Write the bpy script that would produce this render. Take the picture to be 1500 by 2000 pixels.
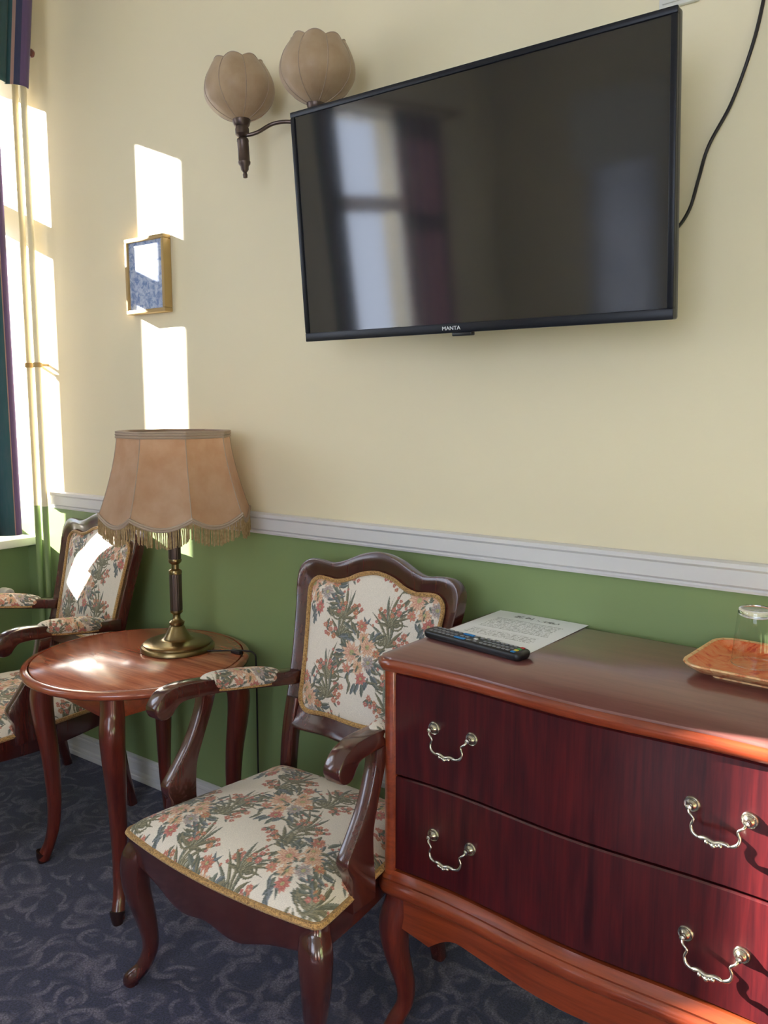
import bpy, bmesh, math, random
import numpy as np
from mathutils import Vector, Matrix, Euler

for o in list(bpy.data.objects):
    bpy.data.objects.remove(o, do_unlink=True)
scn = bpy.context.scene
COL = scn.collection
PI = math.pi
random.seed(7)

# ------------------------------------------------------------------ camera
cam_d = bpy.data.cameras.new('camera')
cam = bpy.data.objects.new('camera', cam_d)
COL.objects.link(cam)
cam.location = (0.0, -1.92, 1.444)
cam.rotation_euler = (math.radians(90 - 7.255), 0.0, math.radians(36.04))
cam_d.sensor_fit = 'HORIZONTAL'
cam_d.sensor_width = 36.0
cam_d.lens = 36.0 * 1612.0 / 1500.0
cam_d.clip_start = 0.02
scn.camera = cam

# ------------------------------------------------------------------ light
SUN = Vector((4.0, 1.0, -1.6)).normalized()
sun_d = bpy.data.lights.new('sun', 'SUN')
sun_d.energy = 50.0
sun_d.angle = math.radians(0.55)
sun_d.color = (1.0, 0.95, 0.88)
sun = bpy.data.objects.new('sun', sun_d)
COL.objects.link(sun)
sun.location = (-9, -3, 5)
sun.rotation_euler = SUN.to_track_quat('-Z', 'Y').to_euler()

world = bpy.data.worlds.new('sky_world')
scn.world = world
world.use_nodes = True
wn = world.node_tree
wn.nodes.clear()
w_out = wn.nodes.new('ShaderNodeOutputWorld')
w_bg = wn.nodes.new('ShaderNodeBackground')
w_bg.inputs['Color'].default_value = (0.70, 0.80, 1.0, 1)
w_bg.inputs['Strength'].default_value = 5.0
wn.links.new(w_bg.outputs[0], w_out.inputs['Surface'])

def portal(name, loc, rot, sx, sy):
    d = bpy.data.lights.new(name, 'AREA')
    d.shape = 'RECTANGLE'
    d.size = sx
    d.size_y = sy
    d.cycles.is_portal = True
    o = bpy.data.objects.new(name, d)
    o.location = loc
    o.rotation_euler = rot
    COL.objects.link(o)
    return o

WIN = [(-0.36, 0.0), (-2.15, -1.25), (-3.62, -2.66)]       # window openings along the left wall
WZ0, WZ1 = 0.905, 2.80
for k, (y0, y1) in enumerate(WIN):
    portal('window_portal', (-3.60, (y0 + y1) / 2, (WZ0 + WZ1) / 2), (0, -PI / 2, 0), WZ1 - WZ0, y1 - y0)
RWS = [(-2.47, -2.02), (-0.80, 1.20)]                       # windows added in the wall behind the camera to shape the light
for a, b in RWS:
    portal('window_portal', ((a + b) / 2, -4.92, (WZ0 + WZ1) / 2), (PI / 2, 0, 0), b - a, WZ1 - WZ0)

vs = scn.view_settings
vs.view_transform = 'Standard'
vs.look = 'None'
vs.gamma = 1.0
vs.use_curve_mapping = False
vs.exposure = 0.63

# ------------------------------------------------------------------ materials
class NT:
    def __init__(s, name):
        s.m = bpy.data.materials.new(name)
        s.m.use_nodes = True
        s.t = s.m.node_tree
        s.t.nodes.clear()
        s.out = s.n('ShaderNodeOutputMaterial')
    def n(s, typ, **kw):
        nd = s.t.nodes.new(typ)
        for k, v in kw.items():
            setattr(nd, k, v)
        return nd
    def l(s, a, b):
        s.t.links.new(a, b)
    def val(s, x):
        return x
    def math(s, op, a, b=None, c=None, clamp=False):
        nd = s.n('ShaderNodeMath', operation=op)
        nd.use_clamp = clamp
        for i, x in enumerate((a, b, c)):
            if x is None:
                continue
            if hasattr(x, 'is_output'):
                s.l(x, nd.inputs[i])
            else:
                nd.inputs[i].default_value = x
        return nd.outputs[0]
    def mix(s, f, a, b, blend='MIX'):
        nd = s.n('ShaderNodeMix', data_type='RGBA', blend_type=blend)
        for i, x in ((0, f), (6, a), (7, b)):
            if hasattr(x, 'is_output'):
                s.l(x, nd.inputs[i])
            elif i == 0:
                nd.inputs[0].default_value = x
            else:
                nd.inputs[i].default_value = (x[0], x[1], x[2], 1)
        return nd.outputs[2]
    def ramp(s, f, stops, interp='LINEAR'):
        nd = s.n('ShaderNodeValToRGB')
        cr = nd.color_ramp
        cr.interpolation = interp
        while len(cr.elements) < len(stops):
            cr.elements.new(0.5)
        for e, (p, c) in zip(cr.elements, stops):
            e.position = p
            e.color = (c[0], c[1], c[2], 1) if hasattr(c, '__len__') else (c, c, c, 1)
        s.l(f, nd.inputs[0])
        return nd.outputs[0]
    def coord(s, which='Object', scale=(1, 1, 1), rot=(0, 0, 0), loc=(0, 0, 0)):
        tc = s.n('ShaderNodeTexCoord')
        mp = s.n('ShaderNodeMapping')
        mp.inputs['Scale'].default_value = scale
        mp.inputs['Rotation'].default_value = rot
        mp.inputs['Location'].default_value = loc
        s.l(tc.outputs[which], mp.inputs[0])
        return mp.outputs[0]
    def noise(s, vec, scale=5, detail=2, rough=0.5, dist=0.0):
        nd = s.n('ShaderNodeTexNoise')
        nd.inputs['Scale'].default_value = scale
        nd.inputs['Detail'].default_value = detail
        nd.inputs['Roughness'].default_value = rough
        nd.inputs['Distortion'].default_value = dist
        if vec is not None:
            s.l(vec, nd.inputs['Vector'])
        return nd.outputs['Fac']
    def sep(s, vec):
        nd = s.n('ShaderNodeSeparateXYZ')
        s.l(vec, nd.inputs[0])
        return nd.outputs
    def bsdf(s, color=(0.8, 0.8, 0.8), rough=0.5, metal=0.0, spec=0.5, coat=0.0, coat_r=0.05, sheen=0.0, bump=None, bump_d=0.001, bump_s=1.0):
        b = s.n('ShaderNodeBsdfPrincipled')
        for key, x in (('Base Color', color), ('Roughness', rough), ('Metallic', metal), ('Specular IOR Level', spec),
                       ('Coat Weight', coat), ('Coat Roughness', coat_r), ('Sheen Weight', sheen)):
            if hasattr(x, 'is_output'):
                s.l(x, b.inputs[key])
            elif key == 'Base Color':
                b.inputs[key].default_value = (x[0], x[1], x[2], 1)
            else:
                b.inputs[key].default_value = x
        if bump is not None:
            bp = s.n('ShaderNodeBump')
            bp.inputs['Distance'].default_value = bump_d
            bp.inputs['Strength'].default_value = bump_s
            s.l(bump, bp.inputs['Height'])
            s.l(bp.outputs[0], b.inputs['Normal'])
        return b
    def done(s, sh):
        s.l(sh.outputs[0] if hasattr(sh, 'outputs') else sh, s.out.inputs['Surface'])
        return s.m

def srgb(r, g, b):
    f = lambda c: (c / 255 / 12.92) if c / 255 <= 0.04045 else ((c / 255 + 0.055) / 1.055) ** 2.4
    return (f(r), f(g), f(b))

def plain(name, col, rough=0.5, **kw):
    t = NT(name)
    n = t.noise(t.coord('Object'), 30, 3)
    c = t.mix(t.math('MULTIPLY', n, 0.25), col, tuple(x * 0.8 for x in col))
    return t.done(t.bsdf(c, rough, **kw))

def paint(name, col, rough=0.55):
    t = NT(name)
    v = t.coord('Object')
    n = t.noise(v, 1.6, 3)
    f = t.noise(v, 90, 2)
    c = t.mix(t.math('MULTIPLY', n, 0.35), col, tuple(x * 0.86 for x in col))
    return t.done(t.bsdf(c, rough, spec=0.35, bump=f, bump_d=0.0006, bump_s=0.5))

def wood(name, light, dark, axis=(1, 0, 0), rough=0.28, fine=1.0, coat=0.6, coat_r=0.12, rot=(0, 0, 0), contrast=1.0):
    t = NT(name)
    st = tuple(2.2 if a else 26.0 * fine for a in axis)
    v = t.coord('Object', scale=st, rot=rot)
    a = t.noise(v, 1.6, 4, 0.6, 0.6)
    st2 = tuple(6.0 if a_ else 160.0 * fine for a_ in axis)
    v2 = t.coord('Object', scale=st2, rot=rot)
    b = t.noise(v2, 1.5, 3, 0.6)
    f = t.math('ADD', t.math('MULTIPLY', a, 0.7), t.math('MULTIPLY', b, 0.3))
    lo, hi = 0.5 - 0.16 / contrast, 0.5 + 0.16 / contrast
    c = t.ramp(f, [(lo, dark), (hi, light)])
    return t.done(t.bsdf(c, rough, spec=0.5, coat=coat, coat_r=coat_r, bump=b, bump_d=0.0004, bump_s=0.25))

M = {}
M['cream'] = paint('cream_wall_paint', srgb(232, 221, 191), 0.5)
M['green'] = paint('green_wall_paint', srgb(138, 158, 108), 0.33)
M['white'] = paint('white_gloss_paint', srgb(222, 220, 222), 0.35)
M['ceil'] = paint('ceiling_paint', srgb(232, 228, 216), 0.7)
M['winwhite'] = paint('white_window_paint', srgb(230, 228, 220), 0.35)
M['plaster'] = paint('outside_plaster', srgb(200, 190, 170), 0.8)
RED_L, RED_D = srgb(132, 56, 34), srgb(84, 28, 18)
M['wood_z'] = wood('reddish_wood_upright_grain', srgb(112, 44, 30), srgb(70, 22, 17), (0, 0, 1))
M['wood_x'] = wood('reddish_wood_lengthwise_grain', srgb(148, 66, 34), srgb(108, 40, 20), (1, 0, 0))
M['wood_y'] = wood('reddish_wood_crosswise_grain', srgb(126, 52, 32), srgb(80, 26, 18), (0, 1, 0))
M['chair_wood'] = wood('dark_cherry_chair_wood', srgb(84, 36, 30), srgb(50, 20, 18), (0, 0, 1), rough=0.25, contrast=0.7, coat=1.0)
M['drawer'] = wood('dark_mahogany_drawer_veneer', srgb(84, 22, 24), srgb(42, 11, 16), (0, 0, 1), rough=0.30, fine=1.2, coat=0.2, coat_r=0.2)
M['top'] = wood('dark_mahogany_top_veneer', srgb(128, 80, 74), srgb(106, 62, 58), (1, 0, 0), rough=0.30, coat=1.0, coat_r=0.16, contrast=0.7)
M['table_top'] = wood('striped_mahogany_table_veneer', srgb(206, 122, 88), srgb(142, 70, 50), (1, 0, 0), rough=0.27, fine=0.8, rot=(0, 0, -0.12), coat=0.5, coat_r=0.16, contrast=1.2)
M['table_edge'] = wood('mahogany_table_edge', srgb(170, 88, 58), srgb(130, 60, 42), (1, 0, 0), rough=0.22, contrast=0.6)
M['linen'] = plain('white_bed_linen', srgb(236, 234, 230), 0.85)
M['cafe'] = plain('white_cotton_net', srgb(226, 224, 216), 0.85)
M['foot_dark'] = plain('dark_foot_wood', srgb(40, 20, 20), 0.4)
M['brass'] = plain('antique_brass', srgb(142, 124, 88), 0.28, metal=1.0)
M['bronze'] = plain('dark_bronze', srgb(96, 82, 76), 0.38, metal=0.85)
M['silver'] = plain('bright_nickel', srgb(196, 192, 178), 0.22, metal=1.0)
M['black'] = plain('black_plastic', srgb(20, 20, 24), 0.35)
M['bezel'] = plain('glossy_black_bezel', srgb(16, 18, 26), 0.36, spec=0.3)
M['cable'] = plain('black_cable_rubber', srgb(26, 18, 22), 0.5)
M['plastic_w'] = plain('white_plastic', srgb(214, 212, 206), 0.35)
M['grey_btn'] = plain('grey_rubber_buttons', srgb(128, 130, 134), 0.5)
M['blue_btn'] = plain('blue_buttons', srgb(30, 130, 200), 0.4)
M['red_btn'] = plain('red_button', srgb(190, 50, 50), 0.4)
M['yellow_btn'] = plain('yellow_button', srgb(220, 200, 60), 0.4)
M['green_btn'] = plain('green_button', srgb(70, 160, 80), 0.4)
M['white_print'] = plain('white_print', srgb(225, 228, 232), 0.4)
M['gold_frame'] = plain('gilt_wood_frame', srgb(176, 146, 92), 0.4)

def m_screen():
    t = NT('glossy_dark_screen')
    n = t.noise(t.coord('Object'), 6, 2)
    c = t.mix(n, (0.016, 0.016, 0.019), (0.019, 0.019, 0.021))
    return t.done(t.bsdf(c, 0.07, spec=0.85))
M['screen'] = m_screen()

def m_glass(name, ior=1.45, tint=(1, 1, 1)):
    t = NT(name)
    fr = t.n('ShaderNodeLayerWeight')
    fr.inputs['Blend'].default_value = 0.5
    f0 = ((ior - 1) / (ior + 1)) ** 2
    fac = t.math('ADD', f0, t.math('MULTIPLY', t.math('POWER', fr.outputs['Facing'], 5.0), 1 - f0))
    tr = t.n('ShaderNodeBsdfTransparent')
    tr.inputs[0].default_value = (*tint, 1)
    gl = t.n('ShaderNodeBsdfGlossy')
    gl.inputs['Roughness'].default_value = 0.02
    mx = t.n('ShaderNodeMixShader')
    t.l(fac, mx.inputs[0])
    t.l(tr.outputs[0], mx.inputs[1])
    t.l(gl.outputs[0], mx.inputs[2])
    return t.done(mx)
M['pane'] = m_glass('window_glass')
M['tumbler'] = m_glass('tumbler_glass', 1.5, (0.95, 0.97, 0.96))
def m_tumbler_base():
    t = NT('thick_glass')
    g = t.n('ShaderNodeBsdfGlass')
    g.inputs['Roughness'].default_value = 0.02
    g.inputs['IOR'].default_value = 1.45
    n = t.noise(t.coord('Object'), 3, 1)
    t.l(t.mix(n, (0.97, 0.98, 0.97), (1, 1, 1)), g.inputs['Color'])
    return t.done(g)
M['thick_glass'] = m_tumbler_base()

def m_carpet():
    t = NT('navy_scroll_carpet')
    tc = t.coord('Object')
    w = t.n('ShaderNodeTexNoise')
    w.inputs['Scale'].default_value = 5.5
    w.inputs['Detail'].default_value = 1
    t.l(tc, w.inputs['Vector'])
    add = t.n('ShaderNodeVectorMath', operation='MULTIPLY_ADD')
    t.l(w.outputs['Color'], add.inputs[0])
    add.inputs[1].default_value = (0.11, 0.11, 0.0)
    t.l(tc, add.inputs[2])
    vec = add.outputs[0]
    def rings(scale, freq, thr, seed):
        mp = t.n('ShaderNodeMapping')
        mp.inputs['Location'].default_value = (seed, seed * 1.7, 0)
        mp.inputs['Scale'].default_value = (1, 1, 0)
        t.l(vec, mp.inputs[0])
        vo = t.n('ShaderNodeTexVoronoi')
        vo.inputs['Scale'].default_value = scale
        vo.inputs['Randomness'].default_value = 0.8
        t.l(mp.outputs[0], vo.inputs['Vector'])
        d = vo.outputs['Distance']
        sn = t.math('SINE', t.math('MULTIPLY', d, freq))
        line = t.ramp(sn, [(thr - 0.75, 0.0), (1.0, 1.0)], 'EASE')
        gap = t.noise(mp.outputs[0], scale * 1.3, 1)
        return t.math('MULTIPLY', line, t.ramp(gap, [(0.40, 0.0), (0.60, 1.0)]))
    r1 = rings(8.0, 15.0, 0.80, 0.0)
    r2 = rings(12.0, 15.0, 0.84, 3.3)
    r = t.math('MAXIMUM', r1, r2)
    pile = t.noise(tc, 190, 4, 0.85)
    mid = t.noise(tc, 60, 3, 0.7)
    big = t.noise(tc, 9, 2)
    base = t.mix(big, srgb(50, 56, 94), srgb(74, 74, 106))
    base = t.mix(t.math('MULTIPLY', mid, 0.7), base, srgb(44, 46, 60))
    pm = t.ramp(t.noise(tc, 170, 3, 0.75), [(0.36, 0.25), (0.60, 1.0)])
    col = t.mix(t.math('MULTIPLY', t.math('MULTIPLY', r, pm), 0.75), base, srgb(140, 132, 150))
    sp = t.ramp(pile, [(0.40, 0.50), (0.64, 1.6)])
    nd = t.n('ShaderNodeVectorMath', operation='MULTIPLY')
    t.l(col, nd.inputs[0]); t.l(sp, nd.inputs[1])
    h = t.math('ADD', t.math('MULTIPLY', pile, 1.0), t.math('MULTIPLY', r, 0.5))
    return t.done(t.bsdf(nd.outputs[0], 0.95, spec=0.1, sheen=0.25, bump=h, bump_d=0.004, bump_s=0.6))
M['carpet'] = m_carpet()

def m_fabric(name='floral_tapestry'):
    t = NT(name)
    at = t.n('ShaderNodeAttribute')
    at.attribute_name = 'pattern'
    tc = t.coord('Object')
    n = t.noise(tc, 700, 2, 0.6)
    m = t.ramp(n, [(0.3, 0.80), (0.7, 1.12)])
    nd = t.n('ShaderNodeVectorMath', operation='MULTIPLY')
    t.l(at.outputs['Color'], nd.inputs[0]); t.l(m, nd.inputs[1])
    return t.done(t.bsdf(nd.outputs[0], 0.85, spec=0.2, sheen=0.2, bump=n, bump_d=0.0008, bump_s=0.5))
M['fabric'] = m_fabric()

def m_braid():
    t = NT('gold_braid')
    tc = t.coord('Object')
    n = t.noise(tc, 260, 2, 0.7)
    c = t.ramp(n, [(0.32, srgb(120, 84, 44)), (0.62, srgb(202, 160, 98))])
    return t.done(t.bsdf(c, 0.7, sheen=0.2, bump=n, bump_d=0.002, bump_s=0.7))
M['braid'] = m_braid()

def m_shade(name, ca, cb, tr=0.35, rough=0.6, sc=9, tcol=None):
    t = NT(name)
    v = t.coord('Object')
    n = t.noise(v, sc, 4, 0.6)
    f = t.noise(v, 320, 2)
    c = t.mix(t.ramp(n, [(0.35, 0.0), (0.7, 1.0)]), ca, cb)
    b = t.bsdf(c, rough, spec=0.4, sheen=0.3, bump=f, bump_d=0.0004, bump_s=0.4)
    tl = t.n('ShaderNodeBsdfTranslucent')
    if tcol is None:
        t.l(c, tl.inputs[0])
    else:
        t.l(t.mix(0.6, c, tcol), tl.inputs[0])
    mx = t.n('ShaderNodeMixShader')
    mx.inputs[0].default_value = tr
    t.l(b.outputs[0], mx.inputs[1]); t.l(tl.outputs[0], mx.inputs[2])
    return t.done(mx)
M['shade'] = m_shade('aged_parchment_silk', srgb(206, 178, 152), srgb(182, 148, 118), 0.42, tcol=srgb(214, 150, 96))
M['satin'] = m_shade('beige_satin', srgb(190, 166, 138), srgb(174, 146, 116), 0.25, 0.38, 12)
M['fringe'] = m_shade('gold_fringe_thread', srgb(206, 182, 138), srgb(168, 136, 92), 0.3, 0.6, 120)
M['trim_cord'] = plain('grey_beige_braid_trim', srgb(170, 150, 132), 0.7)
def m_net():
    t = NT('white_net_voile')
    n = t.noise(t.coord('Object', scale=(30, 30, 1)), 3, 2)
    c = t.mix(n, (0.80, 0.80, 0.82), (0.66, 0.66, 0.68))
    tl = t.n('ShaderNodeBsdfTranslucent'); t.l(c, tl.inputs[0])
    df = t.n('ShaderNodeBsdfDiffuse'); t.l(c, df.inputs[0])
    mx = t.n('ShaderNodeMixShader'); mx.inputs[0].default_value = 0.8
    t.l(df.outputs[0], mx.inputs[1]); t.l(tl.outputs[0], mx.inputs[2])
    return t.done(mx)
M['net'] = m_net()

def m_stripes():
    # woven stripes: a 'cloth' attribute holds the position across the cloth in metres
    t = NT('teal_and_plum_striped_cloth')
    at = t.n('ShaderNodeAttribute')
    at.attribute_name = 'across'
    p = t.math('FRACT', t.math('DIVIDE', at.outputs['Fac'], 0.26))
    teal, plum, tan_, dk = srgb(32, 98, 104), srgb(118, 92, 138), srgb(196, 160, 146), srgb(44, 56, 100)
    c = t.ramp(p, [(0.0, teal), (0.40, tan_), (0.455, plum), (0.50, tan_), (0.54, plum), (0.86, dk), (0.93, tan_), (0.965, teal)], 'CONSTANT')
    n = t.noise(t.coord('Object', scale=(1, 1, 0.15)), 120, 3)
    c2 = t.mix(t.math('MULTIPLY', n, 0.35), c, tuple(x * 1.0 for x in srgb(120, 110, 130)))
    b = t.bsdf(c2, 0.6, sheen=0.3, bump=n, bump_d=0.0008, bump_s=0.4)
    tl = t.n('ShaderNodeBsdfTranslucent')
    t.l(c2, tl.inputs[0])
    mx = t.n('ShaderNodeMixShader')
    mx.inputs[0].default_value = 0.4
    t.l(b.outputs[0], mx.inputs[1]); t.l(tl.outputs[0], mx.inputs[2])
    return t.done(mx)
M['stripes'] = m_stripes()

def m_paper():
    # printed letter: local x 0..1 across, y 0..1 up the sheet (Generated coordinates)
    t = NT('printed_letter')
    g = t.coord('Generated')
    x, y, _ = t.sep(g)
    rows = 30.0
    yr = t.math('MULTIPLY', y, rows)
    rid = t.math('FLOOR', yr)
    fr = t.math('FRACT', yr)
    line = t.math('MULTIPLY', t.math('GREATER_THAN', fr, 0.22), t.math('LESS_THAN', fr, 0.72))
    cmb = t.n('ShaderNodeCombineXYZ')
    t.l(t.math('MULTIPLY', x, 90.0), cmb.inputs[0]); t.l(t.math('MULTIPLY', rid, 7.13), cmb.inputs[1])
    wd = t.noise(cmb.outputs[0], 1.0, 2, 0.7)
    words = t.ramp(wd, [(0.44, 0.0), (0.50, 1.0)])
    cm2 = t.n('ShaderNodeCombineXYZ')
    t.l(t.math('MULTIPLY', rid, 3.7), cm2.inputs[0])
    ln = t.noise(cm2.outputs[0], 1.0, 0)
    rend = t.math('ADD', 0.80, t.math('MULTIPLY', ln, 0.12))
    inx = t.math('MULTIPLY', t.math('GREATER_THAN', x, 0.13), t.math('LESS_THAN', x, rend))
    b1 = t.math('MULTIPLY', t.math('GREATER_THAN', y, 0.50), t.math('LESS_THAN', y, 0.80))
    b2 = t.math('MULTIPLY', t.math('GREATER_THAN', y, 0.30), t.math('LESS_THAN', y, 0.445))
    body = t.math('MULTIPLY', t.math('MULTIPLY', line, words), t.math('MULTIPLY', inx, t.math('ADD', b1, b2)))
    # ornate heading and closing line as bold flourishes
    def flourish(yc, hw, x0, x1, amp, sc, seed):
        c3 = t.n('ShaderNodeCombineXYZ')
        t.l(t.math('MULTIPLY', x, sc), c3.inputs[0]); t.l(t.math('MULTIPLY', y, sc * 0.9), c3.inputs[1]); c3.inputs[2].default_value = seed
        nn = t.noise(c3.outputs[0], 1.0, 3, 0.6, 1.0)
        m = t.ramp(nn, [(0.47, 0.0), (0.52, 1.0)])
        band = t.math('LESS_THAN', t.math('ABSOLUTE', t.math('SUBTRACT', y, yc)), hw)
        xr = t.math('MULTIPLY', t.math('GREATER_THAN', x, x0), t.math('LESS_THAN', x, x1))
        return t.math('MULTIPLY', m, t.math('MULTIPLY', band, xr))
    h1 = flourish(0.895, 0.030, 0.26, 0.46, 0, 26, 1.0)
    h2 = flourish(0.880, 0.022, 0.52, 0.76, 0, 26, 4.0)
    h3 = flourish(0.225, 0.016, 0.26, 0.62, 0, 30, 9.0)
    ink = t.math('ADD', t.math('MULTIPLY', body, 0.55), t.math('MULTIPLY', t.math('ADD', t.math('ADD', h1, h2), h3), 0.8), clamp=True)
    c = t.mix(ink, srgb(244, 245, 250), srgb(52, 58, 62))
    return t.done(t.bsdf(c, 0.7))
M['paper'] = m_paper()

def m_marble():
    t = NT('orange_marbled_lacquer')
    v = t.coord('Object')
    a = t.noise(v, 16, 5, 0.65, 2.2)
    b = t.noise(v, 9, 3, 0.6, 1.5)
    c = t.ramp(a, [(0.34, srgb(206, 36, 14)), (0.43, srgb(240, 108, 52)), (0.56, srgb(244, 150, 102)), (0.68, srgb(236, 104, 58))])
    c = t.mix(t.ramp(b, [(0.58, 0.0), (0.78, 0.5)]), c, srgb(244, 200, 150))
    return t.done(t.bsdf(c, 0.3, coat=0.4))
M['marble'] = m_marble()
def m_tray_rim():
    t = NT('yellow_marbled_rim')
    a = t.noise(t.coord('Object'), 40, 4, 0.6, 1.0)
    c = t.ramp(a, [(0.38, srgb(214, 120, 72)), (0.55, srgb(240, 196, 140))])
    return t.done(t.bsdf(c, 0.35, coat=0.3))
M['tray_rim'] = m_tray_rim()

def m_print():
    t = NT('pale_blue_print')
    v = t.coord('Object')
    a = t.noise(v, 45, 5, 0.7, 0.8)
    c = t.ramp(a, [(0.40, srgb(120, 146, 200)), (0.58, srgb(206, 216, 236))])
    return t.done(t.bsdf(c, 0.5))
M['print'] = m_print()

# ------------------------------------------------------------------ mesh helpers
def link_mesh(name, verts, faces, mats, parent=None, midx=None, smooth=30.0, recalc=True):
    me = bpy.data.meshes.new(name)
    me.from_pydata([tuple(v) for v in verts], [], faces)
    if not isinstance(mats, (list, tuple)):
        mats = [mats]
    for m in mats:
        me.materials.append(m)
    if midx is not None:
        me.polygons.foreach_set('material_index', midx)
    if recalc or smooth is not None:
        bm = bmesh.new(); bm.from_mesh(me)
        if recalc:
            bmesh.ops.recalc_face_normals(bm, faces=bm.faces)
        if smooth is not None:
            for f in bm.faces:
                f.smooth = True
            lim = math.radians(smooth)
            for e in bm.edges:
                if len(e.link_faces) == 2 and e.calc_face_angle(0.0) > lim:
                    e.smooth = False
        bm.to_mesh(me); bm.free()
    me.update()
    o = bpy.data.objects.new(name, me)
    COL.objects.link(o)
    if parent is not None:
        o.parent = parent
    return o

class MB:
    """collects verts and faces for one mesh"""
    def __init__(s):
        s.v, s.f, s.mi = [], [], []
    def add(s, vs_, fs_, mi=0, mat=None):
        b = len(s.v)
        for p in vs_:
            p = Vector(p)
            s.v.append(mat @ p if mat is not None else p)
        for f in fs_:
            s.f.append(tuple(b + i for i in f)); s.mi.append(mi)
        return s
    def box(s, x0, x1, y0, y1, z0, z1, bev=0.0, seg=2, mi=0, mat=None):
        bm = bmesh.new()
        bmesh.ops.create_cube(bm, size=1.0)
        for v in bm.verts:
            v.co = Vector(((x0 + x1) / 2 + v.co.x * (x1 - x0), (y0 + y1) / 2 + v.co.y * (y1 - y0), (z0 + z1) / 2 + v.co.z * (z1 - z0)))
        if bev > 0:
            bmesh.ops.bevel(bm, geom=list(bm.edges), offset=bev, segments=seg, profile=0.5, affect='EDGES')
        bm.verts.index_update()
        s.add([v.co.copy() for v in bm.verts], [[v.index for v in f.verts] for f in bm.faces], mi, mat)
        bm.free()
        return s
    def lathe(s, prof, seg=48, center=(0, 0, 0), mi=0, mat=None, rmod=None, cap=True):
        n = len(prof); vs_ = []; fs_ = []
        for i, (r, z) in enumerate(prof):
            for k in range(seg):
                a = 2 * PI * k / seg
                rr = r if rmod is None else r * rmod(a, i)
                vs_.append((center[0] + rr * math.cos(a), center[1] + rr * math.sin(a), center[2] + z))
        for i in range(n - 1):
            for k in range(seg):
                k2 = (k + 1) % seg
                fs_.append((i * seg + k, i * seg + k2, (i + 1) * seg + k2, (i + 1) * seg + k))
        if cap:
            if prof[0][0] > 1e-5: fs_.append(tuple(range(seg)))
            if prof[-1][0] > 1e-5: fs_.append(tuple((n - 1) * seg + k for k in range(seg)))
        return s.add(vs_, fs_, mi, mat)
    def sweep(s, pts, sec, up=(0, 0, 1), closed=False, mi=0, mat=None, caps=True, ref=None):
        """sec(i) -> list of (a,b) offsets along side and up-ish; frames from tangent and a reference vector"""
        P_ = [Vector(p) for p in pts]; n = len(P_)
        vs_ = []; m = None
        for i in range(n):
            if closed:
                t = P_[(i + 1) % n] - P_[i - 1]
            else:
                t = P_[min(i + 1, n - 1)] - P_[max(i - 1, 0)]
            t.normalize()
            u = Vector(ref(i)) if ref else Vector(up)
            side = t.cross(u)
            if side.length < 1e-4:
                side = t.cross(Vector((1, 0, 0)))
            side.normalize()
            u2 = side.cross(t).normalized()
            sc = sec(i); m = len(sc)
            for a, b in sc:
                vs_.append(P_[i] + side * a + u2 * b)
        fs_ = []
        for i in range(n if closed else n - 1):
            j = (i + 1) % n
            for k in range(m):
                k2 = (k + 1) % m
                fs_.append((i * m + k, i * m + k2, j * m + k2, j * m + k))
        if caps and not closed:
            fs_.append(tuple(range(m))); fs_.append(tuple((n - 1) * m + k for k in range(m)))
        return s.add(vs_, fs_, mi, mat)
    def tube(s, pts, r, seg=8, closed=False, mi=0, mat=None, up=(0.13, 0.21, 0.97)):
        rf = r if callable(r) else (lambda i: r)
        return s.sweep(pts, lambda i: [(rf(i) * math.cos(2 * PI * k / seg), rf(i) * math.sin(2 * PI * k / seg)) for k in range(seg)], up=up, closed=closed, mi=mi, mat=mat)
    def prism(s, poly, depth, to3, bev=0.0, mi=0, mat=None):
        """extrude a 2-D polygon; to3(a,b,d) maps to 3-D"""
        n = len(poly); vs_ = []; fs_ = []
        if bev > 0:
            layers = [(0, bev), (bev * 0.3, bev * 0.3), (bev, 0), (depth - bev, 0), (depth - bev * 0.3, bev * 0.3), (depth, bev)]
        else:
            layers = [(0, 0), (depth, 0)]
        for d, ins in layers:
            q = offset_poly(poly, -ins) if ins > 0 else poly
            for a, b in q:
                vs_.append(to3(a, b, d))
        L = len(layers)
        for i in range(L - 1):
            for k in range(n):
                k2 = (k + 1) % n
                fs_.append((i * n + k, i * n + k2, (i + 1) * n + k2, (i + 1) * n + k))
        fs_.append(tuple(range(n))); fs_.append(tuple((L - 1) * n + k for k in range(n)))
        return s.add(vs_, fs_, mi, mat)
    def build(s, name, mats, parent=None, smooth=30.0):
        return link_mesh(name, s.v, s.f, mats, parent, s.mi, smooth)

def offset_poly(poly, d):
    """offset a closed polygon outward (counter-clockwise) by d"""
    n = len(poly); out = []
    area = sum(poly[i][0] * poly[(i + 1) % n][1] - poly[(i + 1) % n][0] * poly[i][1] for i in range(n))
    sg = 1 if area > 0 else -1
    for i in range(n):
        p0, p1, p2 = poly[i - 1], poly[i], poly[(i + 1) % n]
        def nrm(a, b):
            dx, dy = b[0] - a[0], b[1] - a[1]
            l = math.hypot(dx, dy) or 1e-9
            return (dy / l * sg, -dx / l * sg)
        n1, n2 = nrm(p0, p1), nrm(p1, p2)
        mx, my = n1[0] + n2[0], n1[1] + n2[1]
        q = mx * mx + my * my
        if q < 1e-6:
            out.append(p1); continue
        k = min(2.0 / q, 1.6)
        out.append((p1[0] + mx * k * d, p1[1] + my * k * d))
    return out

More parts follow.
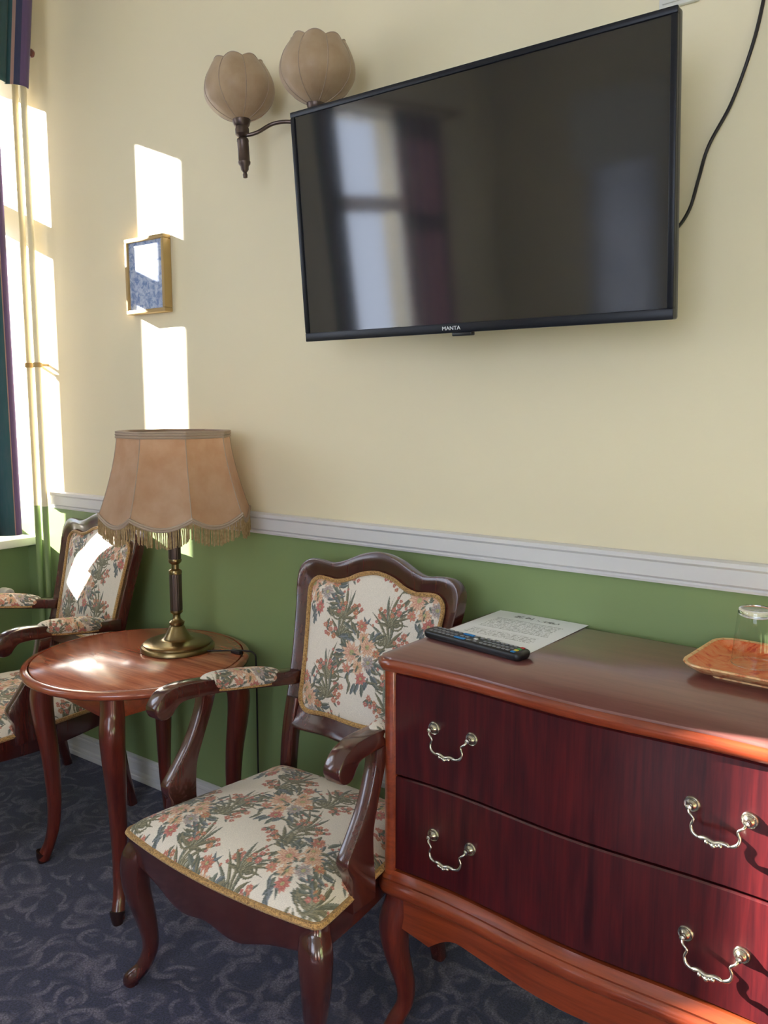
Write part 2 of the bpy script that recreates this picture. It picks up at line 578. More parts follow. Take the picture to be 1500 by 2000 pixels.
def stack(mb, poly, prof, mi=0, mat=None, caps=(True, True)):
    """rings of a plan outline offset by prof=(offset, z)"""
    n = len(poly); vs_ = []; fs_ = []
    for off, z in prof:
        for a, b in (offset_poly(poly, off) if abs(off) > 1e-6 else poly):
            vs_.append((a, b, z))
    for i in range(len(prof) - 1):
        for k in range(n):
            k2 = (k + 1) % n
            fs_.append((i * n + k, i * n + k2, (i + 1) * n + k2, (i + 1) * n + k))
    if caps[0]: fs_.append(tuple(range(n)))
    if caps[1]: fs_.append(tuple((len(prof) - 1) * n + k for k in range(n)))
    return mb.add(vs_, fs_, mi, mat)

def catmull(pts, n=12, closed=False):
    P_ = [np.array(p, float) for p in pts]; out = []; L = len(P_)
    rng = range(L) if closed else range(L - 1)
    for i in rng:
        p0 = P_[i - 1] if (closed or i > 0) else 2 * P_[0] - P_[1]
        p1 = P_[i]; p2 = P_[(i + 1) % L]
        p3 = P_[(i + 2) % L] if (closed or i + 2 < L) else 2 * P_[-1] - P_[-2]
        for k in range(n):
            t = k / n
            out.append(0.5 * (2 * p1 + (p2 - p0) * t + (2 * p0 - 5 * p1 + 4 * p2 - p3) * t * t + (3 * p1 - p0 - 3 * p2 + p3) * t ** 3))
    if not closed:
        out.append(P_[-1])
    return [tuple(p) for p in out]

def rsec(w, h, r=0.3, n=3):
    """rounded-rectangle section w x h, corner radius r*min"""
    c = min(w, h) * r; out = []
    for cx, cy, a0 in ((w / 2 - c, h / 2 - c, 0), (-w / 2 + c, h / 2 - c, PI / 2), (-w / 2 + c, -h / 2 + c, PI), (w / 2 - c, -h / 2 + c, 1.5 * PI)):
        for k in range(n + 1):
            a = a0 + PI / 2 * k / n
            out.append((cx + c * math.cos(a), cy + c * math.sin(a)))
    return out

def thing(name, label, cat, loc=(0, 0, 0), rz=0.0, group=None):
    o = bpy.data.objects.new(name, None)
    o.empty_display_size = 0.1
    COL.objects.link(o)
    o.location = loc; o.rotation_euler = (0, 0, rz)
    o['label'] = label; o['category'] = cat
    if group: o['group'] = group
    return o
def tag(o, label, cat, group=None):
    o['label'] = label; o['category'] = cat
    if group: o['group'] = group
    return o
def struct(o):
    o['kind'] = 'structure'
    return o

# ------------------------------------------------------------------ room shell
XL, XR, YR, ZC = -3.28, 1.30, -4.80, 3.25
RAIL0, RAIL1 = 1.036, 1.105
mb = MB(); mb.box(-3.6, XR + 0.1, YR - 0.1, 0.12, -0.1, 0.0)
struct(mb.build('floor', M['carpet'], smooth=None))
mb = MB(); mb.box(-3.6, XR + 0.1, YR - 0.1, 0.12, ZC, ZC + 0.1)
struct(mb.build('ceiling', M['ceil'], smooth=None))
# walls: green below the rail line, cream above
def wall_piece(mb, x0, x1, y0, y1, z0, z1):
    if z0 < 1.05 < z1:
        mb.box(x0, x1, y0, y1, z0, 1.05, mi=1); mb.box(x0, x1, y0, y1, 1.05, z1, mi=0)
    else:
        mb.box(x0, x1, y0, y1, z0, z1, mi=0 if z0 >= 1.05 else 1)
mb = MB(); wall_piece(mb, -3.6, XR, 0.0, 0.12, 0, ZC)
struct(mb.build('wall_back', [M['cream'], M['green']], smooth=None))
mb = MB()
wall_piece(mb, XR, XR + 0.1, YR, 0.12, 0, ZC)
struct(mb.build('wall_right', [M['cream'], M['green']], smooth=None))
mb = MB()
prev = -3.6
for a, b in RWS:
    wall_piece(mb, prev, a, YR - 0.1, YR, 0, ZC)
    mb.box(a, b, YR - 0.1, YR, 0, WZ0, mi=1)
    mb.box(a, b, YR - 0.1, YR, WZ1, ZC, mi=0)
    prev = b
wall_piece(mb, prev, XR, YR - 0.1, YR, 0, ZC)
struct(mb.build('wall_rear', [M['cream'], M['green']], smooth=None))
mb = MB()
edges = sorted(WIN)
prev = YR
for y0, y1 in edges:
    wall_piece(mb, -3.6, XL, prev, y0, 0, ZC)
    mb.box(-3.6, XL, y0, y1, 0, WZ0 - 0.03, mi=1)
    mb.box(-3.6, XL, y0, y1, WZ1, ZC, mi=0)
    prev = y1
struct(mb.build('wall_left', [M['cream'], M['green']], smooth=None))

# windows of the left wall
def window(n, y0, y1, bars_y, outer=0.05):
    root = bpy.data.objects.new('window_%d' % n, None)
    COL.objects.link(root); struct(root)
    xa, xb = -3.44, -3.38
    fr = MB()
    fr.box(xa, xb, y0, y1, WZ0, 0.95, 0.004); fr.box(xa, xb, y0, y1, 2.776, WZ1, 0.004)
    fr.box(xa, xb, y0, y0 + 0.05, 0.95, 2.776, 0.004)
    fr.box(xa, xb, y1 - outer, y1, 0.95, 2.776, min(0.004, outer / 3))
    fr.box(xa, xb, y0, y1, 2.19, 2.29, 0.004)
    for a, b in bars_y:
        fr.box(xa, xb, a, b, 0.95, 2.776, 0.004)
    fr.build('window_frame', M['winwhite'], root)
    ys = [y0 + 0.05]
    for a, b in sorted(bars_y):
        ys += [a, b]
    ys.append(y1 - outer)
    for i in range(0, len(ys), 2):
        for za, zb in ((0.95, 2.19), (2.29, 2.776)):
            p = MB(); p.box(-3.412, -3.408, ys[i], ys[i + 1], za, zb)
            p.build('pane', M['pane'], root, smooth=None)
    sl = MB(); sl.box(-3.44, -3.19, y0 - 0.03, y1 - (0.004 if y1 == 0 else -0.03), WZ0 - 0.035, WZ0, 0.006)
    sl.build('window_sill', M['winwhite'], root)
    return root
window(1, *WIN[0], [(-0.2325, -0.11)], 0.010)
window(2, *WIN[1], [(-1.72, -1.66)])
window(3, *WIN[2], [(-2.93, -2.87)])
# two added windows behind the camera: narrow for the television reflection, wide for fill daylight
def added_window(n, a0, a1, place, sill):
    root = bpy.data.objects.new('window_%d' % n, None); COL.objects.link(root); struct(root)
    mid = (a0 + a1) / 2
    fr = MB()
    for a, b, c, d in ((a0, a1, WZ0, 0.96), (a0, a1, 2.74, WZ1), (a0, a0 + 0.06, 0.96, 2.74), (a1 - 0.06, a1, 0.96, 2.74), (mid - 0.03, mid + 0.03, 0.96, 2.74), (a0, a1, 2.19, 2.27)):
        place(fr, a, b, -0.07, -0.02, c, d, 0.004)
    fr.build('window_frame', M['winwhite'], root)
    for a, b in ((a0 + 0.06, mid - 0.03), (mid + 0.03, a1 - 0.06)):
        for c, d in ((0.96, 2.19), (2.27, 2.74)):
            p = MB(); place(p, a, b, -0.047, -0.043, c, d, 0.0); p.build('pane', M['pane'], root, smooth=None)
    sl = MB(); place(sl, a0 - 0.03, a1 + 0.03, -0.02, 0.10, WZ0 - 0.035, WZ0, 0.006); sl.build('window_sill', M['winwhite'], root)
for q, (a_, b_) in enumerate(RWS):
    added_window(4 + q, a_, b_, lambda m, a, b, d0, d1, c, d, bev: m.box(a, b, YR + d0, YR + d1, c, d, bev), None)

# chair rail and skirting along the back wall
prof_rail = [(0.0, 0.0), (-0.012, 0.0), (-0.014, 0.006), (-0.010, 0.010), (-0.018, 0.016), (-0.020, 0.050), (-0.026, 0.056), (-0.026, 0.066), (-0.014, 0.069), (0.0, 0.069)]
def run_profile(name, prof, z, x0, x1, mat, cham=0.0):
    mb = MB(); n = len(prof); vs_ = []
    for end in (0, 1):
        for d_, h in prof:
            x = (x0 + (cham * (-d_) / 0.026)) if end == 0 else x1
            vs_.append((x, d_, z + h))
    fs_ = [(k, (k + 1) % n, n + (k + 1) % n, n + k) for k in range(n)]
    fs_ += [tuple(range(n)), tuple(range(n, 2 * n))]
    mb.add(vs_, fs_)
    return struct(mb.build(name, mat, smooth=None))
run_profile('trim_1', prof_rail, RAIL0, -3.085, XR, M['white'], 0.03)
prof_base = [(0.0, 0.0), (-0.016, 0.0), (-0.018, 0.004), (-0.018, 0.018), (-0.014, 0.022), (-0.016, 0.026), (-0.016, 0.034), (-0.011, 0.040), (-0.011, 0.068), (-0.014, 0.072), (-0.014, 0.080), (-0.010, 0.084), (-0.012, 0.088), (-0.012, 0.094), (-0.004, 0.098), (0.0, 0.098)]
run_profile('baseboard_back', prof_base, 0.0, XL, XR, M['white'])

# ------------------------------------------------------------------ tapestry pattern, drawn in code as woven colours
TW, TH = 0.50, 0.46           # repeat size in metres
PX = 1900                     # pixels per metre
GW, GH = int(TW * PX), int(TH * PX)
TAP = np.empty((GH, GW, 3)); TAP[:] = srgb(230, 221, 208)
rng = np.random.RandomState(11)
def _stamp(cx, cy, R, fn):
    x0, x1 = int((cx - R) * PX), int((cx + R) * PX) + 1
    y0, y1 = int((cy - R) * PX), int((cy + R) * PX) + 1
    X_, Y_ = np.meshgrid(np.arange(x0, x1), np.arange(y0, y1))
    fn(X_ / PX - cx, Y_ / PX - cy, X_ % GW, Y_ % GH)
def _put(xi, yi, mask, col, a=1.0):
    if not mask.any(): return
    i, j = yi[mask], xi[mask]
    TAP[i, j] = TAP[i, j] * (1 - a) + np.array(col) * a
OLIVE, OLIVE_D = srgb(138, 132, 108), srgb(98, 96, 80)
SAGE, SAGE_D, BLUEG = srgb(130, 134, 122), srgb(88, 94, 88), srgb(126, 132, 136)
PINK, ROSE, SALM, ORNG, PEACH = srgb(204, 136, 124), srgb(172, 92, 90), srgb(208, 148, 122), srgb(206, 154, 112), srgb(226, 194, 164)
def leaf(cx, cy, ang, L, Wd, col, dark, curve=0.0):
    ca, sa = math.cos(ang), math.sin(ang)
    mx, my = cx + ca * L / 2, cy + sa * L / 2
    def fn(X_, Y_, xi, yi):
        dx, dy = X_ + mx - cx, Y_ + my - cy
        s = (dx * ca + dy * sa) / L
        t = -dx * sa + dy * ca - curve * L * (s * s)
        w = Wd * np.sin(np.clip(s, 0, 1) * PI) ** 0.8
        inside = (s > 0) & (s < 1)
        _put(xi, yi, inside & (np.abs(t) < w), col)
        _put(xi, yi, inside & (np.abs(t) < w) & (t < -0.25 * w), dark, 0.75)
        _put(xi, yi, inside & (np.abs(t) < Wd * 0.10), dark, 0.9)
    _stamp(mx, my, L * 0.85 + Wd, fn)
def flower(cx, cy, R, n, c_in, c_out, core, rows=2):
    for row in range(rows):
        rr = R * (1 - 0.36 * row)
        a0 = rng.rand() * 6
        for k in range(n):
            a = a0 + 2 * PI * (k + 0.15 * rng.randn()) / n
            r = rr * (0.9 + 0.2 * rng.rand())
            ca, sa = math.cos(a), math.sin(a)
            def fn(X_, Y_, xi, yi, ca=ca, sa=sa, r=r):
                s = (X_ * ca + Y_ * sa) / r
                t = (-X_ * sa + Y_ * ca) / (r * 2.3 / n)
                inside = (s > 0.12) & (s < 1) & (np.abs(t) < np.sin(np.clip(s, 0, 1) ** 0.8 * PI * 0.93 + 0.1))
                _put(xi, yi, inside, c_out)
                _put(xi, yi, inside & (s < 0.62 + 0.12 * np.sin(40 * t)), c_in, 0.65)
                _put(xi, yi, inside & (np.abs(t) > 0.72 * np.sin(np.clip(s, 0, 1) ** 0.8 * PI * 0.93 + 0.1)), ROSE, 0.5)
            _stamp(cx, cy, R * 1.15, fn)
    def core_fn(X_, Y_, xi, yi):
        d_ = np.hypot(X_, Y_)
        _put(xi, yi, d_ < R * 0.24, core)
        _put(xi, yi, (d_ < R * 0.24) & (np.sin(X_ * 2500) * np.sin(Y_ * 2500) > 0.2), SAGE_D, 0.6)
    _stamp(cx, cy, R, core_fn)
def sprig(cx, cy, ang, s=1.0):
    for k in range(4):
        a = ang + rng.randn() * 0.9
        leaf(cx, cy, a, 0.026 * s, 0.0045 * s, SAGE if k % 2 else OLIVE, SAGE_D, 0.3 * rng.randn())
    for k in range(3):
        a = ang + (k - 1) * 0.8
        flower(cx + 0.024 * s * math.cos(a), cy + 0.024 * s * math.sin(a), 0.0085 * s, 5, ROSE, [PINK, SALM, ORNG][k], PEACH, 1)
def bouquet(cx, cy):
    for k in range(64):
        a = rng.rand() * 2 * PI; d_ = 0.042 + 0.058 * rng.rand()
        leaf(cx + d_ * math.cos(a), cy + 1.1 * d_ * math.sin(a), a + 0.5 * rng.randn(), 0.036 + 0.018 * rng.rand(), 0.006 + 0.003 * rng.rand(), [SAGE, OLIVE, BLUEG][k % 3], SAGE_D, 0.35 * rng.randn())
    for dx, dy, R, n, ci, co in ((-0.038, 0.004, 0.040, 13, PINK, PEACH), (0.022, 0.030, 0.034, 13, SALM, PEACH), (0.002, 0.058, 0.024, 11, ORNG, PEACH),
                                 (-0.006, -0.040, 0.026, 9, ORNG, PEACH), (0.034, -0.018, 0.028, 11, BLUEG, srgb(190, 180, 172)), (-0.012, 0.094, 0.023, 11, ROSE, SALM),
                                 (0.012, -0.074, 0.024, 9, ROSE, PINK), (-0.050, -0.050, 0.018, 8, PINK, SALM), (0.060, 0.016, 0.017, 8, ROSE, ORNG)):
        flower(cx + 1.12 * dx, cy + 1.12 * dy, R * 1.12, n, ci, co, srgb(186, 178, 128))
    for k in range(12):
        a = rng.rand() * 2 * PI; d_ = 0.05 * rng.rand()
        leaf(cx + d_ * math.cos(a), cy + d_ * math.sin(a), a, 0.022, 0.004, [SAGE, OLIVE][k % 2], SAGE_D)
def scroll(cx, cy, sx, sy, rot=0.0):
    """acanthus plume: curved blades fanning from one foot, with a curled tail"""
    cr, sr = math.cos(rot), math.sin(rot)
    def T(a, b):
        a, b = a * sx, b * sy
        return cx + cr * a - sr * b, cy + sr * a + cr * b
    sg = 1 if sx * sy > 0 else -1
    fx_, fy_ = T(0.0, -0.075)
    blades = ((0.62, 0.066, 0.50), (0.86, 0.088, 0.46), (1.10, 0.112, 0.42), (1.32, 0.132, 0.36), (1.54, 0.136, 0.26), (1.76, 0.118, 0.12), (2.0, 0.088, -0.10), (2.3, 0.056, -0.30))
    for k, (a, L, c) in enumerate(blades):
        ang = a if sx > 0 else PI - a
        if sy < 0: ang = -ang
        leaf(fx_, fy_, ang + rot, L, 0.0068, [OLIVE, OLIVE_D, SAGE][k % 3 if k % 3 != 1 else 0], OLIVE_D, -sg * c * 1.5)
    for k in range(5):
        a = 0.9 + 0.22 * k
        ang = a if sx > 0 else PI - a
        if sy < 0: ang = -ang
        leaf(fx_, fy_, ang + rot, 0.06 + 0.012 * k, 0.0022, srgb(176, 170, 142), OLIVE_D, -sg * 0.4)
    pts = []
    for k in range(34):
        a = k / 33 * 3.4 * PI
        r = 0.031 * (1 - k / 40)
        pts.append(T(0.034 + r * math.cos(a + 2.6), -0.062 + r * math.sin(a + 2.6)))
    for i in range(len(pts) - 1):
        p, q = pts[i], pts[i + 1]
        leaf(p[0], p[1], math.atan2(q[1] - p[1], q[0] - p[0]), 0.012, 0.0046 * (1 - i / 60), OLIVE, OLIVE_D)
    for k in range(5):
        e = T(0.035 + 0.012 * k, 0.060 - 0.018 * k)
        flower(e[0], e[1], 0.0062 + 0.001 * (k % 2), 5, ROSE, [PINK, SALM, ORNG][k % 3], PEACH, 1)
for (ox, oy) in ((0, 0), (TW / 2, TH / 2)):
    scroll(ox - 0.118, oy + 0.120, 1, 1, 0.10); scroll(ox + 0.118, oy + 0.120, -1, 1, -0.10)
    scroll(ox - 0.155, oy - 0.055, 1, 0.8, 0.25); scroll(ox + 0.155, oy - 0.055, -1, 0.8, -0.25)
    for a_, d_ in ((0.3, 0.15), (1.2, 0.165), (1.9, 0.16), (2.8, 0.15), (3.6, 0.125), (4.2, 0.15), (5.1, 0.155), (5.8, 0.125)):
        sprig(ox + d_ * math.cos(a_), oy + d_ * math.sin(a_), a_ + rng.randn() * 0.5, 1.0 + 0.25 * rng.rand())
        flower(ox + d_ * math.cos(a_), oy + d_ * math.sin(a_), 0.013, 7, ROSE, [SALM, PINK, ORNG][int(a_ * 3) % 3], PEACH, 2)
for (ox, oy) in ((0, 0), (TW / 2, TH / 2)):
    bouquet(ox, oy)
def tap(u, v):
    u = np.asarray(u) * 1.36; v = np.asarray(v) * 1.36
    i = (np.floor(np.asarray(v) * PX).astype(int)) % GH
    j = (np.floor(np.asarray(u) * PX).astype(int)) % GW
    return TAP[i, j]

def cloth_grid(name, P3, U, V, mat, parent):
    """dense grid P3[h,w,3] carrying the woven pattern at (U,V) metres"""
    h, w = P3.shape[:2]
    idx = np.arange(h * w).reshape(h, w)
    f = np.stack([idx[:-1, :-1], idx[:-1, 1:], idx[1:, 1:], idx[1:, :-1]], -1).reshape(-1, 4)
    me = bpy.data.meshes.new(name)
    me.vertices.add(h * w)
    me.vertices.foreach_set('co', P3.reshape(-1).astype(np.float32))
    me.loops.add(f.size)
    me.loops.foreach_set('vertex_index', f.reshape(-1).astype(np.int32))
    me.polygons.add(len(f))
    me.polygons.foreach_set('loop_start', (np.arange(len(f)) * 4).astype(np.int32))
    me.polygons.foreach_set('use_smooth', np.ones(len(f), dtype=bool))
    me.update(calc_edges=True)
    ca = me.color_attributes.new('pattern', 'FLOAT_COLOR', 'POINT')
    c = np.ones((h * w, 4), np.float32)
    c[:, :3] = tap(U.reshape(-1), V.reshape(-1))
    ca.data.foreach_set('color', c.reshape(-1))
    me.materials.append(mat)
    o = bpy.data.objects.new(name, me)
    COL.objects.link(o)
    o.parent = parent
    return o

def square_to_outline(outline, center, n):
    """map an n x n grid onto a star-shaped outline; returns 2-D points and radius parameter"""
    out = np.array(outline); c = np.array(center)
    ang = np.unwrap(np.arctan2(out[:, 1] - c[1], out[:, 0] - c[0]))
    rad = np.hypot(out[:, 0] - c[0], out[:, 1] - c[1])
    if ang[-1] < ang[0]: ang, rad = ang[::-1], rad[::-1]
    ang = np.concatenate([ang - 2 * PI, ang, ang + 2 * PI]); rad = np.tile(rad, 3)
    a = np.linspace(-1, 1, n)
    A, B = np.meshgrid(a, a)
    # square -> disc (elliptical map), then scale each ray to the outline
    X_ = A * np.sqrt(1 - B * B / 2); Y_ = B * np.sqrt(1 - A * A / 2)
    r = np.hypot(X_, Y_)
    # aim square corners at the outline through true angles in the box frame
    bx = (out[:, 0].max() - out[:, 0].min()) / 2; by = (out[:, 1].max() - out[:, 1].min()) / 2
    th = np.arctan2(Y_ * by, X_ * bx)
    R_ = np.interp(th, ang, rad)
    return np.stack([c[0] + R_ * r * np.cos(th), c[1] + R_ * r * np.sin(th)], -1), r

# ------------------------------------------------------------------ armchair
def resample(poly, n):
    P_ = np.array(list(poly) + [poly[0]], float)
    d_ = np.concatenate([[0], np.cumsum(np.hypot(*np.diff(P_, axis=0).T))])
    t = np.linspace(0, d_[-1], n, endpoint=False)
    return [(np.interp(x, d_, P_[:, 0]), np.interp(x, d_, P_[:, 1])) for x in t]
def mirror_outline(half):
    """half outline from bottom middle to top middle on the +x side"""
    return half + [(-x, y) for x, y in reversed(half[1:-1])]

def make_chair(label):
    root = thing('armchair', label, 'armchair', group=None)
    W_ = M['chair_wood']
    # --- back: outer and inner outline in the tilted plane (u, v)
    half_o = [(0, -0.012), (0.10, -0.006), (0.19, -0.008), (0.232, 0.004), (0.248, 0.035), (0.250, 0.10), (0.256, 0.22), (0.268, 0.34), (0.277, 0.41), (0.272, 0.452), (0.244, 0.476), (0.205, 0.478), (0.16, 0.474), (0.115, 0.485), (0.06, 0.508), (0.0, 0.520)]
    half_i = [(0, 0.045), (0.10, 0.050), (0.17, 0.046), (0.196, 0.058), (0.207, 0.085), (0.209, 0.13), (0.214, 0.22), (0.225, 0.33), (0.231, 0.385), (0.226, 0.412), (0.205, 0.428), (0.175, 0.428), (0.14, 0.425), (0.10, 0.434), (0.055, 0.454), (0.0, 0.464)]
    N_ = 220
    po = resample(catmull(mirror_outline(half_o), 8, True), N_)
    pi_ = catmull(mirror_outline(half_i), 8, True)
    # pair by angle round the centre
    cen = np.array((0.0, 0.25))
    pin = np.array(pi_); an = np.arctan2(pin[:, 1] - cen[1], pin[:, 0] - cen[0]); od = np.argsort(an)
    an, pin = an[od], pin[od]
    rad = np.hypot(pin[:, 0] - cen[0], pin[:, 1] - cen[1])
    an3 = np.concatenate([an - 2 * PI, an, an + 2 * PI]); rad3 = np.tile(rad, 3)
    inner = []
    for x, y in po:
        a = math.atan2(y - cen[1], x - cen[0]); r = np.interp(a, an3, rad3)
        inner.append((cen[0] + r * math.cos(a), cen[1] + r * math.sin(a)))
    tl = math.atan(0.25)
    B0 = (0.118, 0.543)      # y,z of the plane origin
    def bp(u, v, d):         # d: towards the sitter
        y = B0[0] + v * math.sin(tl) - d * math.cos(tl)
        z = B0[1] + v * math.cos(tl) + d * math.sin(tl)
        y += 0.10 * u * u * -1.0 * 0.8      # slightly wrapped back
        return (u, y, z)
    prof = [(0.0, -0.018), (0.0, 0.012), (0.06, 0.018), (0.14, 0.019), (0.5, 0.012), (0.86, 0.008), (0.97, 0.006), (1.0, 0.0), (1.0, -0.018)]
    vs_ = []; fs_ = []
    m = len(prof)
    for (a, b) in zip(po, inner):
        for s, d in prof:
            vs_.append(bp(a[0] + (b[0] - a[0]) * s, a[1] + (b[1] - a[1]) * s, d))
    for i in range(N_):
        j = (i + 1) % N_
        for k in range(m):
            k2 = (k + 1) % m
            fs_.append((i * m + k, i * m + k2, j * m + k2, j * m + k))
    mb = MB(); mb.add(vs_, fs_); mb.build('back_frame', W_, root, 40)
    # --- back upholstery front
    grid, r = square_to_outline(inner, cen, 300)
    dome = 0.006 + 0.026 * (1 - np.clip(r, 0, 1) ** 3.0)
    P3 = np.empty(grid.shape[:2] + (3,))
    for i in range(grid.shape[0]):
        for j in range(grid.shape[1]):
            P3[i, j] = bp(grid[i, j, 0], grid[i, j, 1], dome[i, j])
    cloth_grid('back_cushion', P3, grid[..., 0], grid[..., 1] - 0.235, M['fabric'], root)
    # reverse of the back
    mb = MB()
    q = [bp(x, y, -0.012) for x, y in inner]
    mb.add(q, [tuple(range(len(q)))]); q2 = [bp(x, y, -0.016) for x, y in inner]
    mb.add(q2, [tuple(range(len(q2)))]); mb.build('back_lining', M['trim_cord'], root, None)
    mb = MB(); mb.tube([bp(x * 0.985, cen[1] + (y - cen[1]) * 0.985, 0.011) for x, y in inner], 0.0065, 6, closed=True, up=(0, 1, 0.2))
    mb.build('back_braid', M['braid'], root)
    # --- rear legs, running from the back frame to the floor
    for s in (-1, 1):
        pts = catmull([(s * 0.228, 0.132, 0.62), (s * 0.231, 0.112, 0.52), (s * 0.235, 0.104, 0.40), (s * 0.240, 0.112, 0.30), (s * 0.246, 0.132, 0.14), (s * 0.252, 0.158, 0.0)], 6)
        sec = lambda i, n=len(pts): rsec(0.044 - 0.010 * i / n, 0.046 - 0.014 * i / n, 0.25)
        mb = MB(); mb.sweep(pts, sec, up=(0, 1, 0)); mb.build('leg', W_, root, 40)
    # --- seat rails
    fx, fy, bx, by = 0.314, -0.385, 0.255, 0.115
    def front_y(x):
        return fy - 0.028 * (1 - (x / fx) ** 2)
    vs_ = []; fs_ = []; n = 40
    for k in range(n + 1):
        x = -fx + 0.02 + (2 * fx - 0.04) * k / n
        u = abs(x) / fx
        zb = 0.292 + 0.055 * u ** 1.6 + 0.012 * math.cos(u * 3 * PI) * (1 - u)
        y = front_y(x)
        for yy, zz in ((y, zb), (y - 0.004, zb + 0.01), (y - 0.004, 0.40), (y + 0.024, 0.40), (y + 0.024, zb)):
            vs_.append((x, yy, zz))
    for k in range(n):
        for q in range(5):
            q2 = (q + 1) % 5
            fs_.append((k * 5 + q, k * 5 + q2, (k + 1) * 5 + q2, (k + 1) * 5 + q))
    fs_ += [tuple(range(5)), tuple(n * 5 + q for q in range(5))]
    mb = MB(); mb.add(vs_, fs_); mb.build('front_rail', W_, root, 35)
    for s in (-1, 1):
        vs_ = []; fs_ = []; n = 24
        for k in range(n + 1):
            t = k / n
            y = fy + 0.02 + (by - fy - 0.02) * t
            x = s * (fx - 0.004 + (bx - fx) * t)
            zb = 0.335 - 0.018 * math.sin(t * PI) + 0.01 * t
            xi = x - s * 0.026
            for xx, zz in ((x - s * 0.002, zb), (x, zb + 0.01), (x, 0.40), (xi, 0.40), (xi, zb)):
                vs_.append((xx, y, zz))
        for k in range(n):
            for q in range(5):
                q2 = (q + 1) % 5
                fs_.append((k * 5 + q, k * 5 + q2, (k + 1) * 5 + q2, (k + 1) * 5 + q))
        fs_ += [tuple(range(5)), tuple(n * 5 + q for q in range(5))]
        mb = MB(); mb.add(vs_, fs_); mb.build('side_rail', W_, root, 35)
    mb = MB(); mb.box(-0.235, 0.235, 0.095, 0.12, 0.34, 0.40, 0.004); mb.build('rear_rail', W_, root)
    # --- front cabriole legs
    for s in (-1, 1):
        pts = catmull([(s * 0.282, -0.362, 0.405), (s * 0.286, -0.367, 0.37), (s * 0.298, -0.378, 0.33), (s * 0.298, -0.378, 0.26), (s * 0.283, -0.364, 0.17), (s * 0.278, -0.358, 0.10), (s * 0.292, -0.372, 0.045), (s * 0.312, -0.392, 0.016), (s * 0.314, -0.394, 0.0)], 6)
        wd = catmull([(0.056, 0), (0.060, 0), (0.066, 0), (0.060, 0), (0.046, 0), (0.036, 0), (0.034, 0), (0.038, 0), (0.034, 0)], 6)
        dg = (s * 0.7071, -0.7071, 0)
        sec = lambda i: rsec(wd[i][0], wd[i][0], 0.36)
        mb = MB(); mb.sweep(pts, sec, up=(0, -1, 0)); mb.build('leg', W_, root, 40)
    # --- seat cushion
    half = []
    for k in range(13):
        x = fx * k / 12
        half.append((x, front_y(x) - 0.004))
    half[-1] = (fx - 0.004, fy + 0.0)
    half += [(fx + 0.000, fy + 0.03), (fx - 0.018, -0.20), (bx + 0.012, 0.0), (bx + 0.004, 0.075), (bx - 0.03, 0.098), (0.12, 0.104), (0.0, 0.106)]
    outl = resample(catmull(mirror_outline(half), 5, True), 400)
    grid, r = square_to_outline(outl, (0, -0.14), 340)
    rr = np.clip(r, 0, 1)
    zz = 0.402 + 0.068 * (1 - rr ** 5) ** 0.6 * (1 - 0.20 * rr ** 2)
    P3 = np.dstack([grid, zz])
    cloth_grid('seat_cushion', P3, grid[..., 0] * 1.0, grid[..., 1] + 0.135, M['fabric'], root)
    mb = MB()
    mb.tube([(x * 1.004, y * 1.004, 0.404) for x, y in outl], 0.0075, 6, closed=True, up=(0, 0, 1)); mb.build('seat_braid', M['braid'], root)
    # --- arms
    for s in (-1, 1):
        path = [(s * 0.238, 0.128, 0.672), (s * 0.256, 0.06, 0.684), (s * 0.272, -0.04, 0.700), (s * 0.290, -0.15, 0.716), (s * 0.302, -0.235, 0.720), (s * 0.306, -0.280, 0.712), (s * 0.308, -0.305, 0.694), (s * 0.308, -0.312, 0.672), (s * 0.308, -0.298, 0.655)]
        pts = catmull(path, 6)
        n = len(pts)
        def sec(i):
            u = i / (n - 1)
            w = 0.034 + 0.016 * min(1, u * 2); h = 0.036 + 0.006 * math.sin(u * PI)
            if u > 0.93: h *= 1 - (u - 0.93) * 4; 
            return rsec(w, h, 0.28)
        mb = MB(); mb.sweep(pts, sec, ref=lambda i: (0, 0, 1) if i < n * 0.55 else (0, -0.25, 1) if i < n * 0.7 else (0, -1, 0.5) if i < n * 0.82 else (0, -1, -0.25)) if False else mb.prism(
            arm_outline(), 0.046, lambda a, b, d: (s * (0.238 + (0.052 if s > 0 else 0.060) * min(1.0, max(0.0, (0.128 - a) / 0.40)) ** 0.8) + (d - 0.023), a, b), 0.006)
        mb.build('arm', W_, root, 35)
        # upholstered pad
        gu, gv = 150, 60
        P3 = np.empty((gv, gu, 3)); U = np.empty((gv, gu)); V = np.empty((gv, gu))
        for j in range(gu):
            t = j / (gu - 1)
            y = 0.085 - 0.255 * t
            e = (1 - abs(2 * t - 1) ** 3.5) ** 0.5
            cx = s * (0.238 + (0.052 if s > 0 else 0.060) * min(1.0, max(0.0, (0.128 - y) / 0.40)) ** 0.8)
            cz = arm_top(y) - 0.014
            for i in range(gv):
                a = -0.75 + (PI + 1.50) * i / (gv - 1)
                P3[i, j] = (cx + 0.031 * e * math.cos(a), y, cz + (0.031 * math.sin(a) if math.sin(a) > 0 else 0.028 * math.sin(a)) * (0.25 + 0.75 * e))
                U[i, j] = y + 0.03 + (TW / 2.72 if s > 0 else 0.0); V[i, j] = 0.034 * (a - PI / 2) + (TH / 2.72 if s > 0 else 0.0) + 0.012
        cloth_grid('arm_pad', P3, U, V, M['fabric'], root)
        for sd in (0, gv - 1):
            pass
        mb = MB()
        loop = [tuple(P3[0, j]) for j in range(gu)] + [tuple(P3[gv - 1, j]) for j in range(gu - 1, -1, -1)]
        mb.tube(loop[::3], 0.0042, 5, closed=True, up=(0, 0, 1)); mb.build('arm_braid', M['braid'], root)
